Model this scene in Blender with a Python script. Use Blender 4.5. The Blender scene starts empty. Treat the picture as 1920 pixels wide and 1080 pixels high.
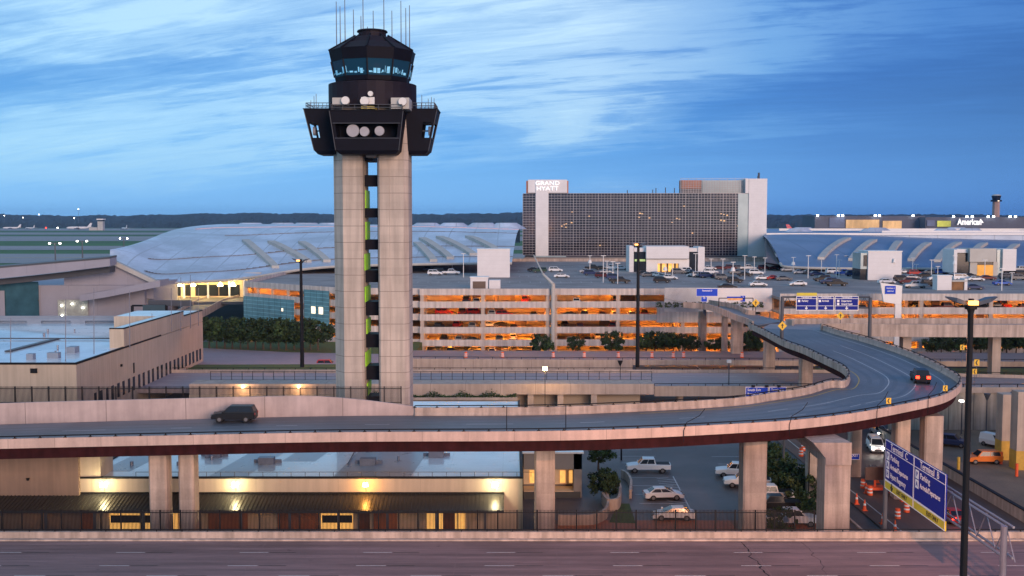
import bpy, math, random
from mathutils import Vector
rnd = random.Random(7)
R = math.radians
sc = bpy.context.scene
col = sc.collection
# ---------------------------------------------------------------- camera
F = 2000.0; CZ = 34.0; PITCH = math.atan(132 / F)
cam_d = bpy.data.cameras.new('camera'); cam = bpy.data.objects.new('camera', cam_d); col.objects.link(cam)
cam.location = (0, 0, CZ); cam.rotation_euler = (math.pi / 2 - PITCH, 0, 0)
cam_d.sensor_width = 36; cam_d.lens = 36 * F / 1920; cam_d.clip_start = 1; cam_d.clip_end = 40000
sc.camera = cam
# ---------------------------------------------------------------- world
SUN_EL, SUN_AZ = R(10), R(155)      # azimuth clockwise from +Y: the afterglow stands behind the camera, a little right
w = bpy.data.worlds.new('World'); sc.world = w; w.use_nodes = True
nt = w.node_tree; nt.nodes.clear()
def N(t, **k):
    n = nt.nodes.new(t)
    for a, b in k.items(): setattr(n, a, b)
    return n
def L(a, b): nt.links.new(a, b)
def mth(op, a, b=None, clamp=False):
    n = N('ShaderNodeMath', operation=op, use_clamp=clamp)
    for i, v in enumerate((a, b)):
        if v is None: continue
        if isinstance(v, (int, float)): n.inputs[i].default_value = v
        else: L(v, n.inputs[i])
    return n.outputs[0]
def ramp(fac, stops, interp='LINEAR'):
    n = N('ShaderNodeValToRGB'); cr = n.color_ramp; cr.interpolation = interp
    while len(cr.elements) < len(stops): cr.elements.new(0.5)
    for e, (p, c) in zip(cr.elements, stops):
        e.position = p; e.color = (*c, 1) if len(c) == 3 else c
    L(fac, n.inputs[0]); return n.outputs[0]
def mixc(f, a, b, mode='MIX'):
    n = N('ShaderNodeMix', data_type='RGBA', blend_type=mode)
    for s, v in ((n.inputs[0], f), (n.inputs[6], a), (n.inputs[7], b)):
        if isinstance(v, (int, float)): s.default_value = v
        elif isinstance(v, tuple): s.default_value = (*v, 1)
        else: L(v, s)
    return n.outputs[2]
sky = N('ShaderNodeTexSky', sky_type='NISHITA', sun_disc=False, sun_elevation=SUN_EL, sun_rotation=SUN_AZ, altitude=200, air_density=1.0, dust_density=1.0, ozone_density=3.0)
tc = N('ShaderNodeTexCoord'); sep = N('ShaderNodeSeparateXYZ'); L(tc.outputs['Generated'], sep.inputs[0])
X_, Y_, Z_ = sep.outputs
zc = mth('MAXIMUM', Z_, 0.0)
az = mth('ADD', mth('MULTIPLY', X_, 1.05), 0.5, True)
zden = mth('ADD', zc, 0.14)
u = mth('DIVIDE', X_, zden); v = mth('DIVIDE', mth('ABSOLUTE', Y_), zden)
def noise(cu, cv, scale, detail, rough, dist):
    cmb = N('ShaderNodeCombineXYZ'); L(cu, cmb.inputs[0]); L(cv, cmb.inputs[1])
    n = N('ShaderNodeTexNoise'); n.inputs['Scale'].default_value = scale; n.inputs['Detail'].default_value = detail; n.inputs['Roughness'].default_value = rough; n.inputs['Distortion'].default_value = dist
    L(cmb.outputs[0], n.inputs['Vector']); return n.outputs[0]
cu, cv = mth('ADD', mth('MULTIPLY', u, 0.50), mth('MULTIPLY', v, -0.12)), mth('ADD', mth('MULTIPLY', v, 1.0), mth('MULTIPLY', u, 0.34))
OA, OB = (-16.25, -18.87), (13.43, -2.69)
nA = noise(mth('ADD', cu, OA[0]), mth('ADD', cv, OA[1]), 1.0, 9, 0.60, 0.5)
nB = noise(mth('ADD', cu, OB[0]), mth('ADD', cv, OB[1]), 0.55, 3, 0.5, 0.2)
nC = noise(cu, mth('MULTIPLY', cv, 2.4), 4.2, 7, 0.68, 0.7)
base = ramp(az, [(0.0, (0.15, 0.43, 0.84)), (0.35, (0.12, 0.38, 0.82)), (0.60, (0.055, 0.25, 0.70)), (0.80, (0.027, 0.135, 0.50)), (1.0, (0.020, 0.095, 0.37))])
hor = ramp(az, [(0.0, (0.23, 0.58, 1.10)), (0.5, (0.17, 0.48, 1.02)), (0.8, (0.075, 0.29, 0.82)), (1.0, (0.05, 0.22, 0.70))])
base = mixc(ramp(zc, [(0.0, (1, 1, 1)), (0.12, (0, 0, 0))], 'EASE'), base, hor)
cf = mth('ADD', mth('ADD', mth('MULTIPLY', nA, 0.58), mth('MULTIPLY', nB, 0.46)), mth('ADD', mth('MULTIPLY', nC, 0.19), -0.025))
cf = mth('ADD', cf, mth('MULTIPLY', mth('SUBTRACT', 0.50, az), 0.14))
cf = mth('ADD', cf, mth('MULTIPLY', mth('SUBTRACT', zc, 0.12), 0.55))
cm = ramp(cf, [(0.50, (0, 0, 0)), (0.58, (0.22, 0.22, 0.22)), (0.65, (0.66, 0.66, 0.66)), (0.74, (1, 1, 1))], 'EASE')
cm = mth('MULTIPLY', cm, ramp(zc, [(0.008, (0, 0, 0)), (0.06, (0.75, 0.75, 0.75)), (0.12, (1, 1, 1))]), True)
ccol = ramp(az, [(0.0, (0.50, 0.78, 0.94)), (0.58, (0.70, 0.92, 1.0)), (0.74, (0.26, 0.50, 0.80)), (0.88, (0.085, 0.24, 0.60)), (1.0, (0.055, 0.17, 0.50))])
skyc = mixc(cm, base, ccol)
dk = ramp(mth('ADD', mth('ADD', mth('MULTIPLY', nB, .38), mth('MULTIPLY', nA, .37)), mth('MULTIPLY', nC, .25)), [(0.41, (0.50, 0.60, 0.74)), (0.54, (1, 1, 1))])
skyc = mixc(ramp(zc, [(0.01, (0, 0, 0)), (0.14, (1, 1, 1))]), skyc, mixc(1.0, skyc, dk, 'MULTIPLY'))
bg1 = N('ShaderNodeBackground'); L(skyc, bg1.inputs[0]); bg1.inputs[1].default_value = 0.75
bg2 = N('ShaderNodeBackground'); L(mixc(1.0, sky.outputs[0], (0.45, 0.68, 1.0), 'MULTIPLY'), bg2.inputs[0]); bg2.inputs[1].default_value = 0.05
add = N('ShaderNodeAddShader'); L(bg1.outputs[0], add.inputs[0]); L(bg2.outputs[0], add.inputs[1])
wo = N('ShaderNodeOutputWorld'); L(add.outputs[0], wo.inputs[0])
# ---------------------------------------------------------------- sun and exposure
sd = bpy.data.lights.new('sun', 'SUN'); sd.energy = 2.75; sd.angle = R(25); sd.color = (1.0, 0.66, 0.48)
sun = bpy.data.objects.new('sun', sd); col.objects.link(sun)
sdir = Vector((math.sin(SUN_AZ) * math.cos(SUN_EL), math.cos(SUN_AZ) * math.cos(SUN_EL), math.sin(SUN_EL)))
sun.rotation_euler = sdir.to_track_quat('Z', 'Y').to_euler(); sun.location = (-40, -60, 90)
sc.view_settings.view_transform = 'Standard'; sc.view_settings.look = 'None'
sc.view_settings.exposure = 0.1; sc.view_settings.gamma = 1.0; sc.view_settings.use_curve_mapping = False
sc.render.engine = 'CYCLES'
# ---------------------------------------------------------------- helpers
cp, sp = math.cos(PITCH), math.sin(PITCH)
def P(px, py, z=None, d=None):
    """point of the photograph at ground height z, or at distance d (the y of a plane facing the camera)"""
    a, b = px - 960, -(py - 540)
    r = Vector((a, F * cp + b * sp, -F * sp + b * cp))
    t = (z - CZ) / r.z if d is None else d / r.y
    return Vector((0, 0, CZ)) + r * t
def proj(p):
    q = Vector(p) - Vector((0, 0, CZ))
    dep = q.y * cp - q.z * sp; up = q.y * sp + q.z * cp
    return 960 + F * q.x / dep, 540 - F * up / dep
class MB:
    def __init__(s): s.v = []; s.f = []
    def add(s, vs, fs):
        n = len(s.v); s.v += [tuple(a) for a in vs]; s.f += [tuple(i + n for i in f) for f in fs]; return s
    def quad(s, *p): return s.add(p, [tuple(range(len(p)))])
    def box(s, x0, x1, y0, y1, z0, z1):
        x0, x1 = sorted((x0, x1)); y0, y1 = sorted((y0, y1)); z0, z1 = sorted((z0, z1))
        return s.add([(x0, y0, z0), (x1, y0, z0), (x1, y1, z0), (x0, y1, z0), (x0, y0, z1), (x1, y0, z1), (x1, y1, z1), (x0, y1, z1)],
                     [(0, 3, 2, 1), (4, 5, 6, 7), (0, 1, 5, 4), (1, 2, 6, 5), (2, 3, 7, 6), (3, 0, 4, 7)])
    def obox(s, a, b, w, z0, z1):
        """box along the plan line a-b"""
        a = Vector((a[0], a[1])); b = Vector((b[0], b[1])); t = (b - a).normalized(); n = Vector((-t.y, t.x)) * w / 2
        return s.prism([a - n, b - n, b + n, a + n], z0, z1)
    def prism(s, poly, z0, z1):
        n = len(poly)
        ar = sum(poly[i][0] * poly[(i + 1) % n][1] - poly[(i + 1) % n][0] * poly[i][1] for i in range(n))
        if ar < 0: poly = list(poly)[::-1]
        return s.loft([[(p[0], p[1], z0) for p in poly], [(p[0], p[1], z1) for p in poly]])
    def loft(s, rings, cap=True):
        n = len(rings[0]); vs = [p for r in rings for p in r]; fs = []
        for k in range(len(rings) - 1):
            for i in range(n):
                j = (i + 1) % n; fs.append((k * n + i, k * n + j, (k + 1) * n + j, (k + 1) * n + i))
        if cap: fs += [tuple(range(n))[::-1], tuple((len(rings) - 1) * n + i for i in range(n))]
        return s.add(vs, fs)
    def cyl(s, x, y, z0, z1, r0, r1=None, n=12, sx=1, sy=1, rot=0):
        r1 = r0 if r1 is None else r1
        ring = lambda z, r: [(x + sx * r * math.cos(rot + 2 * math.pi * i / n), y + sy * r * math.sin(rot + 2 * math.pi * i / n), z) for i in range(n)]
        return s.loft([ring(z0, r0), ring(z1, r1)])
    def tube(s, p, q, r, r2=None, n=6):
        p, q = Vector(p), Vector(q); d = (q - p).normalized(); r2 = r if r2 is None else r2
        a = d.cross(Vector((0, 0, 1)) if abs(d.z) < .9 else Vector((1, 0, 0))).normalized(); b = d.cross(a)
        ring = lambda c, rr: [c + (a * math.cos(2 * math.pi * i / n) + b * math.sin(2 * math.pi * i / n)) * rr for i in range(n)][::-1]
        return s.loft([ring(p, r), ring(q, r2)])
    def disc(s, c, nrm, r, th=.1, n=20, dish=0):
        c = Vector(c); nrm = Vector(nrm).normalized(); return s.tube(c, c + nrm * th, r, r * (1 - dish), n)
    def profile(s, pts, y0, y1):
        """outline in x,z extruded along y"""
        return s.loft([[(p[0], y0, p[1]) for p in pts], [(p[0], y1, p[1]) for p in pts]])
    def yz(s, pts, x0, x1):
        return s.loft([[(x0, p[0], p[1]) for p in pts], [(x1, p[0], p[1]) for p in pts]])
    def ribbon(s, A, B, z0=0.0, z1=None):
        """strip between 3-D polylines A and B; with z1 a slab hanging z1 below"""
        n = len(A)
        if z1 is None: return s.add(list(A) + list(B), [(i, i + 1, n + i + 1, n + i) for i in range(n - 1)])
        rings = [[(a[0], a[1], a[2] + z0), (b[0], b[1], b[2] + z0), (b[0], b[1], b[2] - z1), (a[0], a[1], a[2] - z1)] for a, b in zip(A, B)]
        return s.loft(rings)
    def wall(s, pts, prof):
        """sweep a cross-section (offset, height) along a 3-D polyline"""
        rings = []
        for i, p in enumerate(pts):
            a = Vector(pts[max(i - 1, 0)]); b = Vector(pts[min(i + 1, len(pts) - 1)])
            t = (b - a); t.z = 0; t.normalize(); nn = Vector((-t.y, t.x, 0))
            rings.append([Vector(p) + nn * o + Vector((0, 0, h)) for o, h in prof])
        return s.loft(rings)
    def build(s, name, mat, parent=None, smooth=False, **tg):
        me = bpy.data.meshes.new(name)
        o0 = parent['_o'] if parent is not None and '_o' in parent.keys() else (0, 0, 0)
        me.from_pydata([(a[0] - o0[0], a[1] - o0[1], a[2] - o0[2]) for a in s.v], [], s.f)
        me.materials.append(mat); me.update()
        bm = __import__('bmesh').new(); bm.from_mesh(me); __import__('bmesh').ops.recalc_face_normals(bm, faces=bm.faces); bm.to_mesh(me); bm.free()
        if smooth:
            for p in me.polygons: p.use_smooth = True
        ob = bpy.data.objects.new(name, me); col.objects.link(ob)
        if parent is not None:
            ob.parent = parent; ob['_o'] = tuple(o0)
        for k, x in tg.items(): ob[{'cat': 'category'}.get(k, k)] = x
        return ob
def thing(name, label, cat, loc=(0, 0, 0), group=None, rz=0):
    o = bpy.data.objects.new(name, None); o.empty_display_size = .5; col.objects.link(o); o.location = loc; o.rotation_euler = (0, 0, rz)
    o['label'] = label; o['category'] = cat; o['_o'] = tuple(loc)
    if group: o['group'] = group
    return o
def copy_tree(o, parent=None):
    c = o.copy(); col.objects.link(c)
    if parent: c.parent = parent
    for ch in KIDS.get(o.name, ()): copy_tree(ch, c)
    return c
KIDS = {}
def index_kids(o):
    KIDS[o.name] = [c for c in bpy.data.objects if c.parent == o]
    for c in KIDS[o.name]: index_kids(c)
def place(proto, loc, rz, label, group=None, scale=1):
    c = proto if not proto.get('_used') else copy_tree(proto)
    if c is proto: proto['_used'] = 1
    c.location = loc; c.rotation_euler = (0, 0, rz); c.scale = (scale,) * 3 if not isinstance(scale, tuple) else scale
    c['label'] = label
    if group: c['group'] = group
    return c
def text(s, size, origin, right, up, name, mat, parent, ext=.02, align='CENTER', bold=0, sx=1):
    cu = bpy.data.curves.new('t', 'FONT'); cu.body = s; cu.size = size; cu.extrude = ext; cu.align_x = align; cu.align_y = 'CENTER'; cu.offset = bold * size; cu.resolution_u = 3
    ob = bpy.data.objects.new('t', cu); me0 = bpy.data.meshes.new_from_object(ob)
    right = Vector(right).normalized(); up = Vector(up).normalized(); nn = right.cross(up); o = Vector(origin)
    m = MB(); m.add([o + right * v.co.x * sx + up * v.co.y + nn * v.co.z for v in me0.vertices], [tuple(p.vertices) for p in me0.polygons])
    bpy.data.objects.remove(ob); bpy.data.meshes.remove(me0)
    return m.build(name, mat, parent)
def spline(pts, n=8):
    pts = [Vector(p) for p in pts]; q = [pts[0] * 2 - pts[1]] + pts + [pts[-1] * 2 - pts[-2]]; out = []
    for i in range(1, len(q) - 2):
        a, b, c, d = q[i - 1:i + 3]
        for k in range(n):
            t = k / n; out.append(.5 * ((2 * b) + (c - a) * t + (2 * a - 5 * b + 4 * c - d) * t * t + (3 * b - a - 3 * c + d) * t ** 3))
    out.append(pts[-1]); return out
def along(pts, step, start=0):
    """points and tangents every step metres along a polyline"""
    out = []; acc = -start
    for a, b in zip(pts, pts[1:]):
        a, b = Vector(a), Vector(b); l = (b - a).length
        if l < 1e-6: continue
        while acc <= l:
            if acc >= 0: out.append((a + (b - a) * (acc / l), (b - a).normalized()))
            acc += step
        acc -= l
    return out
# ---------------------------------------------------------------- materials
def M(name, c, rough=.75, metal=0, var=.12, scale=.6, stretch=(1, 1, 1), bump=0, streak=0, joints=(), emit=0, coat=0, fine=0, patch=0, spec=.5, tracks=0, formwork=0):
    global nt
    m = bpy.data.materials.new(name); m.use_nodes = True; nt = m.node_tree; b = nt.nodes['Principled BSDF']
    b.inputs['Roughness'].default_value = rough; b.inputs['Metallic'].default_value = metal
    b.inputs['Coat Weight'].default_value = coat; b.inputs['Specular IOR Level'].default_value = spec
    tcn = N('ShaderNodeTexCoord'); mp = N('ShaderNodeMapping'); mp.inputs['Scale'].default_value = stretch; L(tcn.outputs['Object'], mp.inputs[0])
    out = tuple(c)
    if var:
        no = N('ShaderNodeTexNoise'); no.inputs['Scale'].default_value = scale; no.inputs['Detail'].default_value = 6; no.inputs['Roughness'].default_value = .62; L(mp.outputs[0], no.inputs['Vector'])
        out = ramp(no.outputs[0], [(.3, tuple(x * (1 - var) for x in c)), (.7, tuple(min(1, x * (1 + var)) for x in c))])
        L(mth('ADD', mth('MULTIPLY', no.outputs[0], .25), rough - .12, True), b.inputs['Roughness'])
    if fine:
        nf = N('ShaderNodeTexNoise'); nf.inputs['Scale'].default_value = scale * 14; nf.inputs['Detail'].default_value = 3; L(mp.outputs[0], nf.inputs['Vector'])
        out = mixc(1.0, out, ramp(nf.outputs[0], [(.3, (1 - fine,) * 3), (.7, (1, 1, 1))]), 'MULTIPLY')
    if streak:
        ms = N('ShaderNodeMapping'); ms.inputs['Scale'].default_value = (1.3, 1.3, .09); L(tcn.outputs['Object'], ms.inputs[0])
        n3 = N('ShaderNodeTexNoise'); n3.inputs['Scale'].default_value = 1.2; n3.inputs['Detail'].default_value = 5; L(ms.outputs[0], n3.inputs['Vector'])
        out = mixc(1.0, out, ramp(n3.outputs[0], [(.38, (1 - streak,) * 3), (.62, (1, 1, 1))]), 'MULTIPLY')
    if patch:
        n4 = N('ShaderNodeTexNoise'); n4.inputs['Scale'].default_value = .07; n4.inputs['Detail'].default_value = 4; L(tcn.outputs['Object'], n4.inputs['Vector'])
        out = mixc(1.0, out, ramp(n4.outputs[0], [(.42, (1 - patch,) * 3), (.56, (1, 1, 1))]), 'MULTIPLY')
    if tracks:
        s_ = N('ShaderNodeSeparateXYZ'); L(tcn.outputs['Object'], s_.inputs[0])
        wv = mth('ADD', mth('MULTIPLY', mth('SINE', mth('MULTIPLY', s_.outputs['Y'], 2 * math.pi / tracks)), .5), .5)
        n5 = N('ShaderNodeTexNoise'); n5.inputs['Scale'].default_value = .25; mq = N('ShaderNodeMapping'); mq.inputs['Scale'].default_value = (.15, 1, 1); L(tcn.outputs['Object'], mq.inputs[0]); L(mq.outputs[0], n5.inputs['Vector'])
        out = mixc(mth('MULTIPLY', mth('POWER', wv, 2.0), mth('MULTIPLY', n5.outputs[0], .55)), out, tuple(x * .55 for x in c))
        n6 = N('ShaderNodeTexNoise'); n6.inputs['Scale'].default_value = .8; n6.inputs['Detail'].default_value = 2; L(tcn.outputs['Object'], n6.inputs['Vector'])
        out = mixc(ramp(n6.outputs[0], [(.68, (0, 0, 0)), (.74, (.6, .6, .6))]), out, tuple(x * .4 for x in c))
    if formwork:
        s_ = N('ShaderNodeSeparateXYZ'); L(tcn.outputs['Object'], s_.inputs[0])
        fl = mth('FLOOR', mth('DIVIDE', s_.outputs['Z'], formwork)); wn = N('ShaderNodeTexWhiteNoise', noise_dimensions='1D'); L(fl, wn.inputs['W'])
        out = mixc(1.0, out, ramp(wn.outputs[0], [(0, (.88, .88, .88)), (1, (1, 1, 1))]), 'MULTIPLY')
    for ax, pitch, wd, dark in joints:
        s_ = N('ShaderNodeSeparateXYZ'); L(tcn.outputs['Object'], s_.inputs[0])
        fr = mth('FRACT', mth('DIVIDE', mth('ADD', s_.outputs['XYZ'.index(ax)], 5000.0), pitch)); lt = mth('LESS_THAN', fr, wd / pitch)
        out = mixc(lt, out, tuple(x * dark for x in c))
    if isinstance(out, tuple): b.inputs['Base Color'].default_value = (*out, 1)
    else: L(out, b.inputs['Base Color'])
    if bump and var:
        bp = N('ShaderNodeBump'); bp.inputs['Strength'].default_value = bump; bp.inputs['Distance'].default_value = .05; L(no.outputs[0], bp.inputs['Height']); L(bp.outputs[0], b.inputs['Normal'])
    if emit:
        b.inputs['Emission Color'].default_value = (*c, 1); b.inputs['Emission Strength'].default_value = emit
    m.diffuse_color = (*c, 1)
    return m
CONC = (.44, .365, .315)
conc = M('concrete', CONC, .85, var=.14, scale=.35, streak=.16, bump=.2)
conc_j = M('concrete with joints', (.46, .375, .325), .85, var=.12, scale=.35, streak=.18, joints=(('X', 6.0, .06, .45),))
conc_t = M('tower precast concrete', (.54, .455, .39), .85, var=.12, scale=.3, streak=.22, formwork=2.12, joints=(('Z', 2.12, .075, .42),))
conc_p = M('pale pink concrete', (.54, .43, .37), .85, var=.14, scale=.4, streak=.34, fine=.1, formwork=1.2)
conc_w = M('retaining panels', (.42, .38, .32), .85, var=.15, scale=.4, streak=.35, joints=(('X', 4.0, .14, .3),))
spand = M('garage spandrel concrete', (.56, .52, .50), .85, var=.12, scale=.25, streak=.28, joints=(('X', 9.5, .08, .5),))
stucco = M('stucco wall', (.50, .42, .33), .85, var=.08, scale=.2, streak=.12, joints=(('Y', 9.0, .05, .75), ('X', 9.0, .05, .75)))
asph = M('asphalt', (.095, .10, .115), .65, var=.22, scale=.5, fine=.25, patch=.2)
asph_fly = M('flyover pavement', (.17, .175, .20), .5, var=.22, scale=.35, stretch=(.15, 1, 1), fine=.25, patch=.3)
asph_near = M('grooved road pavement', (.26, .165, .165), .6, var=.38, scale=.9, stretch=(.05, 1.2, 1), fine=.3, patch=.3, tracks=1.85, joints=(('X', 9.0, .05, .8),))  # pink cast of the sodium lamps is mixed into this base colour
asph_lot = M('parking asphalt', (.15, .125, .125), .55, var=.25, scale=.4, fine=.25, patch=.35)
asph_hi = M('highway pavement', (.33, .28, .30), .65, var=.15, scale=.5, stretch=(.08, 1, 1), fine=.15)
lamplit_pave = M('pavement with painted lamplight', (.42, .14, .07), .7, var=.2, scale=.5, fine=.2)  # orange lamplight on the ground strip is put into this colour
deck_m = M('rooftop deck concrete', (.33, .285, .275), .75, var=.2, scale=.2, stretch=(.3, 1, 1), fine=.2, patch=.25)
brown_pave = M('brown apron', (.24, .17, .12), .7, var=.2, scale=.3, fine=.2, patch=.25)
white_p = M('white road paint', (.50, .49, .50), .6, var=.2, scale=3)
yel_p = M('yellow road paint', (.55, .36, .05), .6, var=.2, scale=3)
roof_w = M('white membrane roof', (.80, .83, .86), .3, coat=.5, var=.10, scale=.25, patch=.3, fine=.08, joints=(('Y', 3.0, .06, .72), ('X', 6.0, .06, .8)))
roof_g = M('grey membrane patch', (.33, .36, .40), .3, var=.15, scale=.4)
metal_roof = M('silver standing-seam roof', (.56, .64, .78), .42, metal=.35, var=.16, scale=.05, stretch=(1, 1, 1), patch=.2, fine=.1, joints=(('X', 9.0, .45, .68), ('Y', 12.0, .4, .8)))
metal_r2 = M('blue-grey metal roof', (.19, .26, .38), .42, metal=.35, var=.14, scale=.04, patch=.15, joints=(('X', 12.0, .5, .75),))
metal_w = M('weathered roof walkway', (.42, .42, .40), .6, var=.12, scale=.3)
black = M('black painted steel', (.012, .012, .015), .6, spec=.2, var=0)
dkgrey = M('dark grey steel', (.07, .075, .09), .5, var=.1)
galv = M('galvanised steel', (.17, .19, .25), .45, metal=.5, var=.12, scale=1)
dark_can = M('dark standing-seam canopy', (.045, .047, .05), .35, metal=.3, var=.1, scale=1)
dark_clad = M('dark bronze cladding', (.018, .014, .022), .6, spec=.15, var=.2, scale=.5, metal=.2, joints=(('Z', 1.0, .04, .6),))
dark_pod = M('navy black cladding', (.007, .007, .013), .6, spec=.12, var=.2, scale=.6)
girder_m = M('maroon steel girder', (.038, .010, .012), .75, spec=.1, var=.3, scale=.8, streak=.3)
white_w = M('white wall panel', (.66, .66, .68), .6, var=.06, scale=.3, joints=(('Z', 1.2, .05, .86),))
white_s = M('white paint', (.72, .72, .72), .5, var=.05)
grey_blue = M('grey-blue panel', (.22, .27, .34), .5, var=.1, scale=.3)
teal_glass = M('teal glass wall', (.05, .13, .17), .18, var=.2, scale=.3, metal=.2)
lilac = M('lilac grey wall', (.30, .30, .36), .7, var=.08, scale=.15, joints=(('X', 8.0, .08, .75),))
glass = M('dark glass', (.015, .02, .03), .15, var=0, spec=.3)
glass_cab = M('cab glass', (.01, .05, .10), .06, var=0)
hotel_g = M('hotel glass', (.030, .028, .048), .12, var=.75, scale=.06, stretch=(.35, 1, 2.2), fine=.6)  # uneven horizontal bands in the colour stand in for sky reflections
hotel_m = M('silver mullion', (.30, .30, .34), .4, metal=.3, var=.05)
hotel_t = M('pale green glass', (.36, .46, .48), .2, var=.15, scale=.1)
rust = M('rust orange panel', (.42, .17, .10), .7, var=.2, scale=.3)
sign_b = M('sign blue', (.010, .022, .24), .6, spec=.15, var=.08, scale=2)
sign_b2 = M('sign bright blue', (.02, .07, .55), .6, spec=.15, var=.05)
sign_y = M('sign yellow', (.62, .50, .03), .5, var=.08, scale=2)
sign_w = M('sign white', (.85, .85, .85), .5, var=0)
sign_k = M('sign black', (.02, .02, .02), .5, var=0)
orange = M('safety orange', (.80, .11, .03), .55, var=.05)
green_st = M('green stair screen', (.32, .78, .02), .55, var=.2, scale=1)
grass = M('grass', (.07, .115, .03), .95, var=.4, scale=1.5, fine=.4)
grass_far = M('airfield grass', (.035, .13, .03), .95, var=.35, scale=.01, stretch=(.3, 1, 1))
conc_far = M('airfield concrete', (.27, .27, .28), .8, var=.15, scale=.01, stretch=(.2, 1, 1))
leaf = [M('leaves dark', (.020, .045, .016), .8, var=.75, scale=.7), M('leaves mid', (.034, .07, .020), .8, var=.7, scale=.7), M('leaves olive', (.05, .075, .022), .8, var=.4, scale=.9)]
bark = M('bark', (.08, .06, .045), .9, var=.3, scale=4)
forest_m = M('distant forest', (.014, .026, .026), .95, var=.5, scale=.012, stretch=(1, .4, 2), fine=.4)
warm_in = M('warm lit interior wall', (.66, .52, .36), .8, var=.12, scale=.4)
tyre = M('tyre rubber', (.012, .012, .012), .8, var=0)
rim = M('alloy rim', (.16, .16, .17), .5, metal=.3, var=0)
E_or = M('sodium lamp glow', (1, .42, .09), emit=26, var=0)
E_red = M('red lamp glow', (1, .03, .01), emit=9, var=0)
E_white = M('white lamp glow', (1, .93, .8), emit=14, var=0)
E_yel = M('warm lamp glow', (1, .78, .38), emit=30, var=0)
E_win = M('lit window', (1, .50, .13), emit=.85, var=.5, scale=1.2)
E_winw = M('pale lit window', (1, .8, .55), emit=1.3, var=.4, scale=.8)
E_blue = M('screen glow', (.18, .50, .75), emit=.38, var=.4, scale=1.5)
E_flood = M('floodlight glow', (1, .97, .85), emit=60, var=0)
PAINT = {k: M('car paint ' + k, c, .42, var=0, spec=.3, metal=mt) for k, c, mt in (
    ('white', (.72, .73, .75), 0), ('black', (.012, .013, .016), 0), ('silver', (.42, .44, .47), .5), ('grey', (.12, .13, .145), .3),
    ('dark blue', (.02, .04, .12), .1), ('blue', (.03, .10, .42), .1), ('red', (.38, .02, .02), 0), ('maroon', (.10, .015, .02), .1), ('orange', (.70, .17, .02), 0), ('green', (.03, .07, .05), .1))}
# ================================================================ SETTING: ground, airfield, roads
def sheet(name, x0, x1, y0, y1, z, mat, **k):
    nx = 1; m = MB(); m.quad((x0, y0, z), (x1, y0, z), (x1, y1, z), (x0, y1, z)); return m.build(name, mat, kind='structure', **k)
sheet('ground', -16000, 16000, -300, 22000, -.30, grass_far)
sheet('apron', -420, 420, 20, 560, -.20, asph)
# airfield pavements, seen between strips of grass on the left
for nm, ya, yb, xa, xb in (('taxiway', 800, 1010, -1200, 1600), ('runway', 1130, 1290, -1500, 1800), ('taxiway', 1560, 1950, -1800, 2200), ('runway', 2150, 2450, -2400, 2600), ('apron', 2800, 3350, -3000, 3200)):
    sheet(nm, xa, xb, ya, yb, -.10, conc_far)
sheet('airfield_verge', -1000, 900, 566, 690, -.15, conc_far)
sheet('taxiway_line', -900, 900, 905, 909, -.04, yel_p); sheet('runway_edge_line', -1400, 1500, 1140, 1143, -.04, white_p); sheet('runway_edge_line', -1400, 1500, 1275, 1278, -.04, white_p)
# wooded rise on the horizon
def forest():
    r = random.Random(3); m = MB(); nx, ny = 420, 16; vs = []
    for j in range(ny):
        y = 3500 + j * 190
        prof = min(1, j / 11.0) ** 1.3
        for i in range(nx):
            x = (-.62 + 1.24 * i / (nx - 1)) * y
            a = x / y
            top = 40 + 5 * math.sin(a * 7 + 1) + 5 * math.sin(a * 19) - 8 * max(0, a) / .5
            vs.append((x, y, prof * top * (y / 5400) + (8 + r.uniform(-5, 6) + 3 * math.sin(x * .021 + j)) * (1 if j else 0) + r.uniform(-1, 1)))
    fs = [(j * nx + i, j * nx + i + 1, (j + 1) * nx + i + 1, (j + 1) * nx + i) for j in range(ny - 1) for i in range(nx - 1)]
    m.add(vs, fs); return m.build('wooded_hills', forest_m, kind='structure')
forest()
# parking lot, lower road and apron at street level
LOT = [P(1040, 1010, z=0), P(1620, 1010, z=0), (41, 160, 0), (8, 160, 0)]
MB().prism([(4, 100), (38.0, 100), (38.0, 162), (4, 162)], -.15, -.02).build('parking_lot', asph_lot, kind='structure')
MB().prism([(40.6, 60), (60.0, 60), (60.0, 330), (40.6, 330)], -.15, -.03).build('lower_road', M('lower road pavement', (.15, .095, .085), .65, var=.2, scale=.4, stretch=(1, .1, 1), fine=.2, patch=.2), kind='structure')
MB().prism([(60.2, 60), (150, 60), (150, 169.4), (60.2, 169.4)], -.15, -.01).build('service_yard', brown_pave, kind='structure')
MB().box(4, 36, 110.5, 118.0, -.05, .03).build('footpath', lamplit_pave, kind='structure')
m = MB(); m.box(42.3, 42.45, 60, 300, -.026, -.022); m.build('road_edge_line', white_p, kind='structure')
m = MB(); m.box(38.0, 38.25, 104, 160, -.1, .14); m.build('kerb', conc_p, kind='structure')
# lot markings
m = MB()
a, b = P(1310, 985, z=0), P(1262, 893, z=0)
m.obox(a, b, .14, -.016, -.012)
for k in range(14):
    t = k / 13; q = P(1268 + t * 32, 900 + t * 62, z=0); m.obox(q, (q.x - 2.4, q.y + 1.0), .12, -.016, -.012)
for k in range(9):
    y = 121 + k * 4.2; m.box(15.2, 20.5, y, y + .12, -.011, -.007)
for k in range(8):
    y = 118 + k * 4.6; m.box(28.5, 36.5, y, y + .12, -.016, -.012)
m.build('parking_lines', white_p, kind='structure')
m = MB()
for k in range(7):
    m.obox((75 + 3.2 * k, 158), (76.5 + 3.2 * k, 151), .14, .0, .004)
m.build('yard_lines', white_p, kind='structure')
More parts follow.
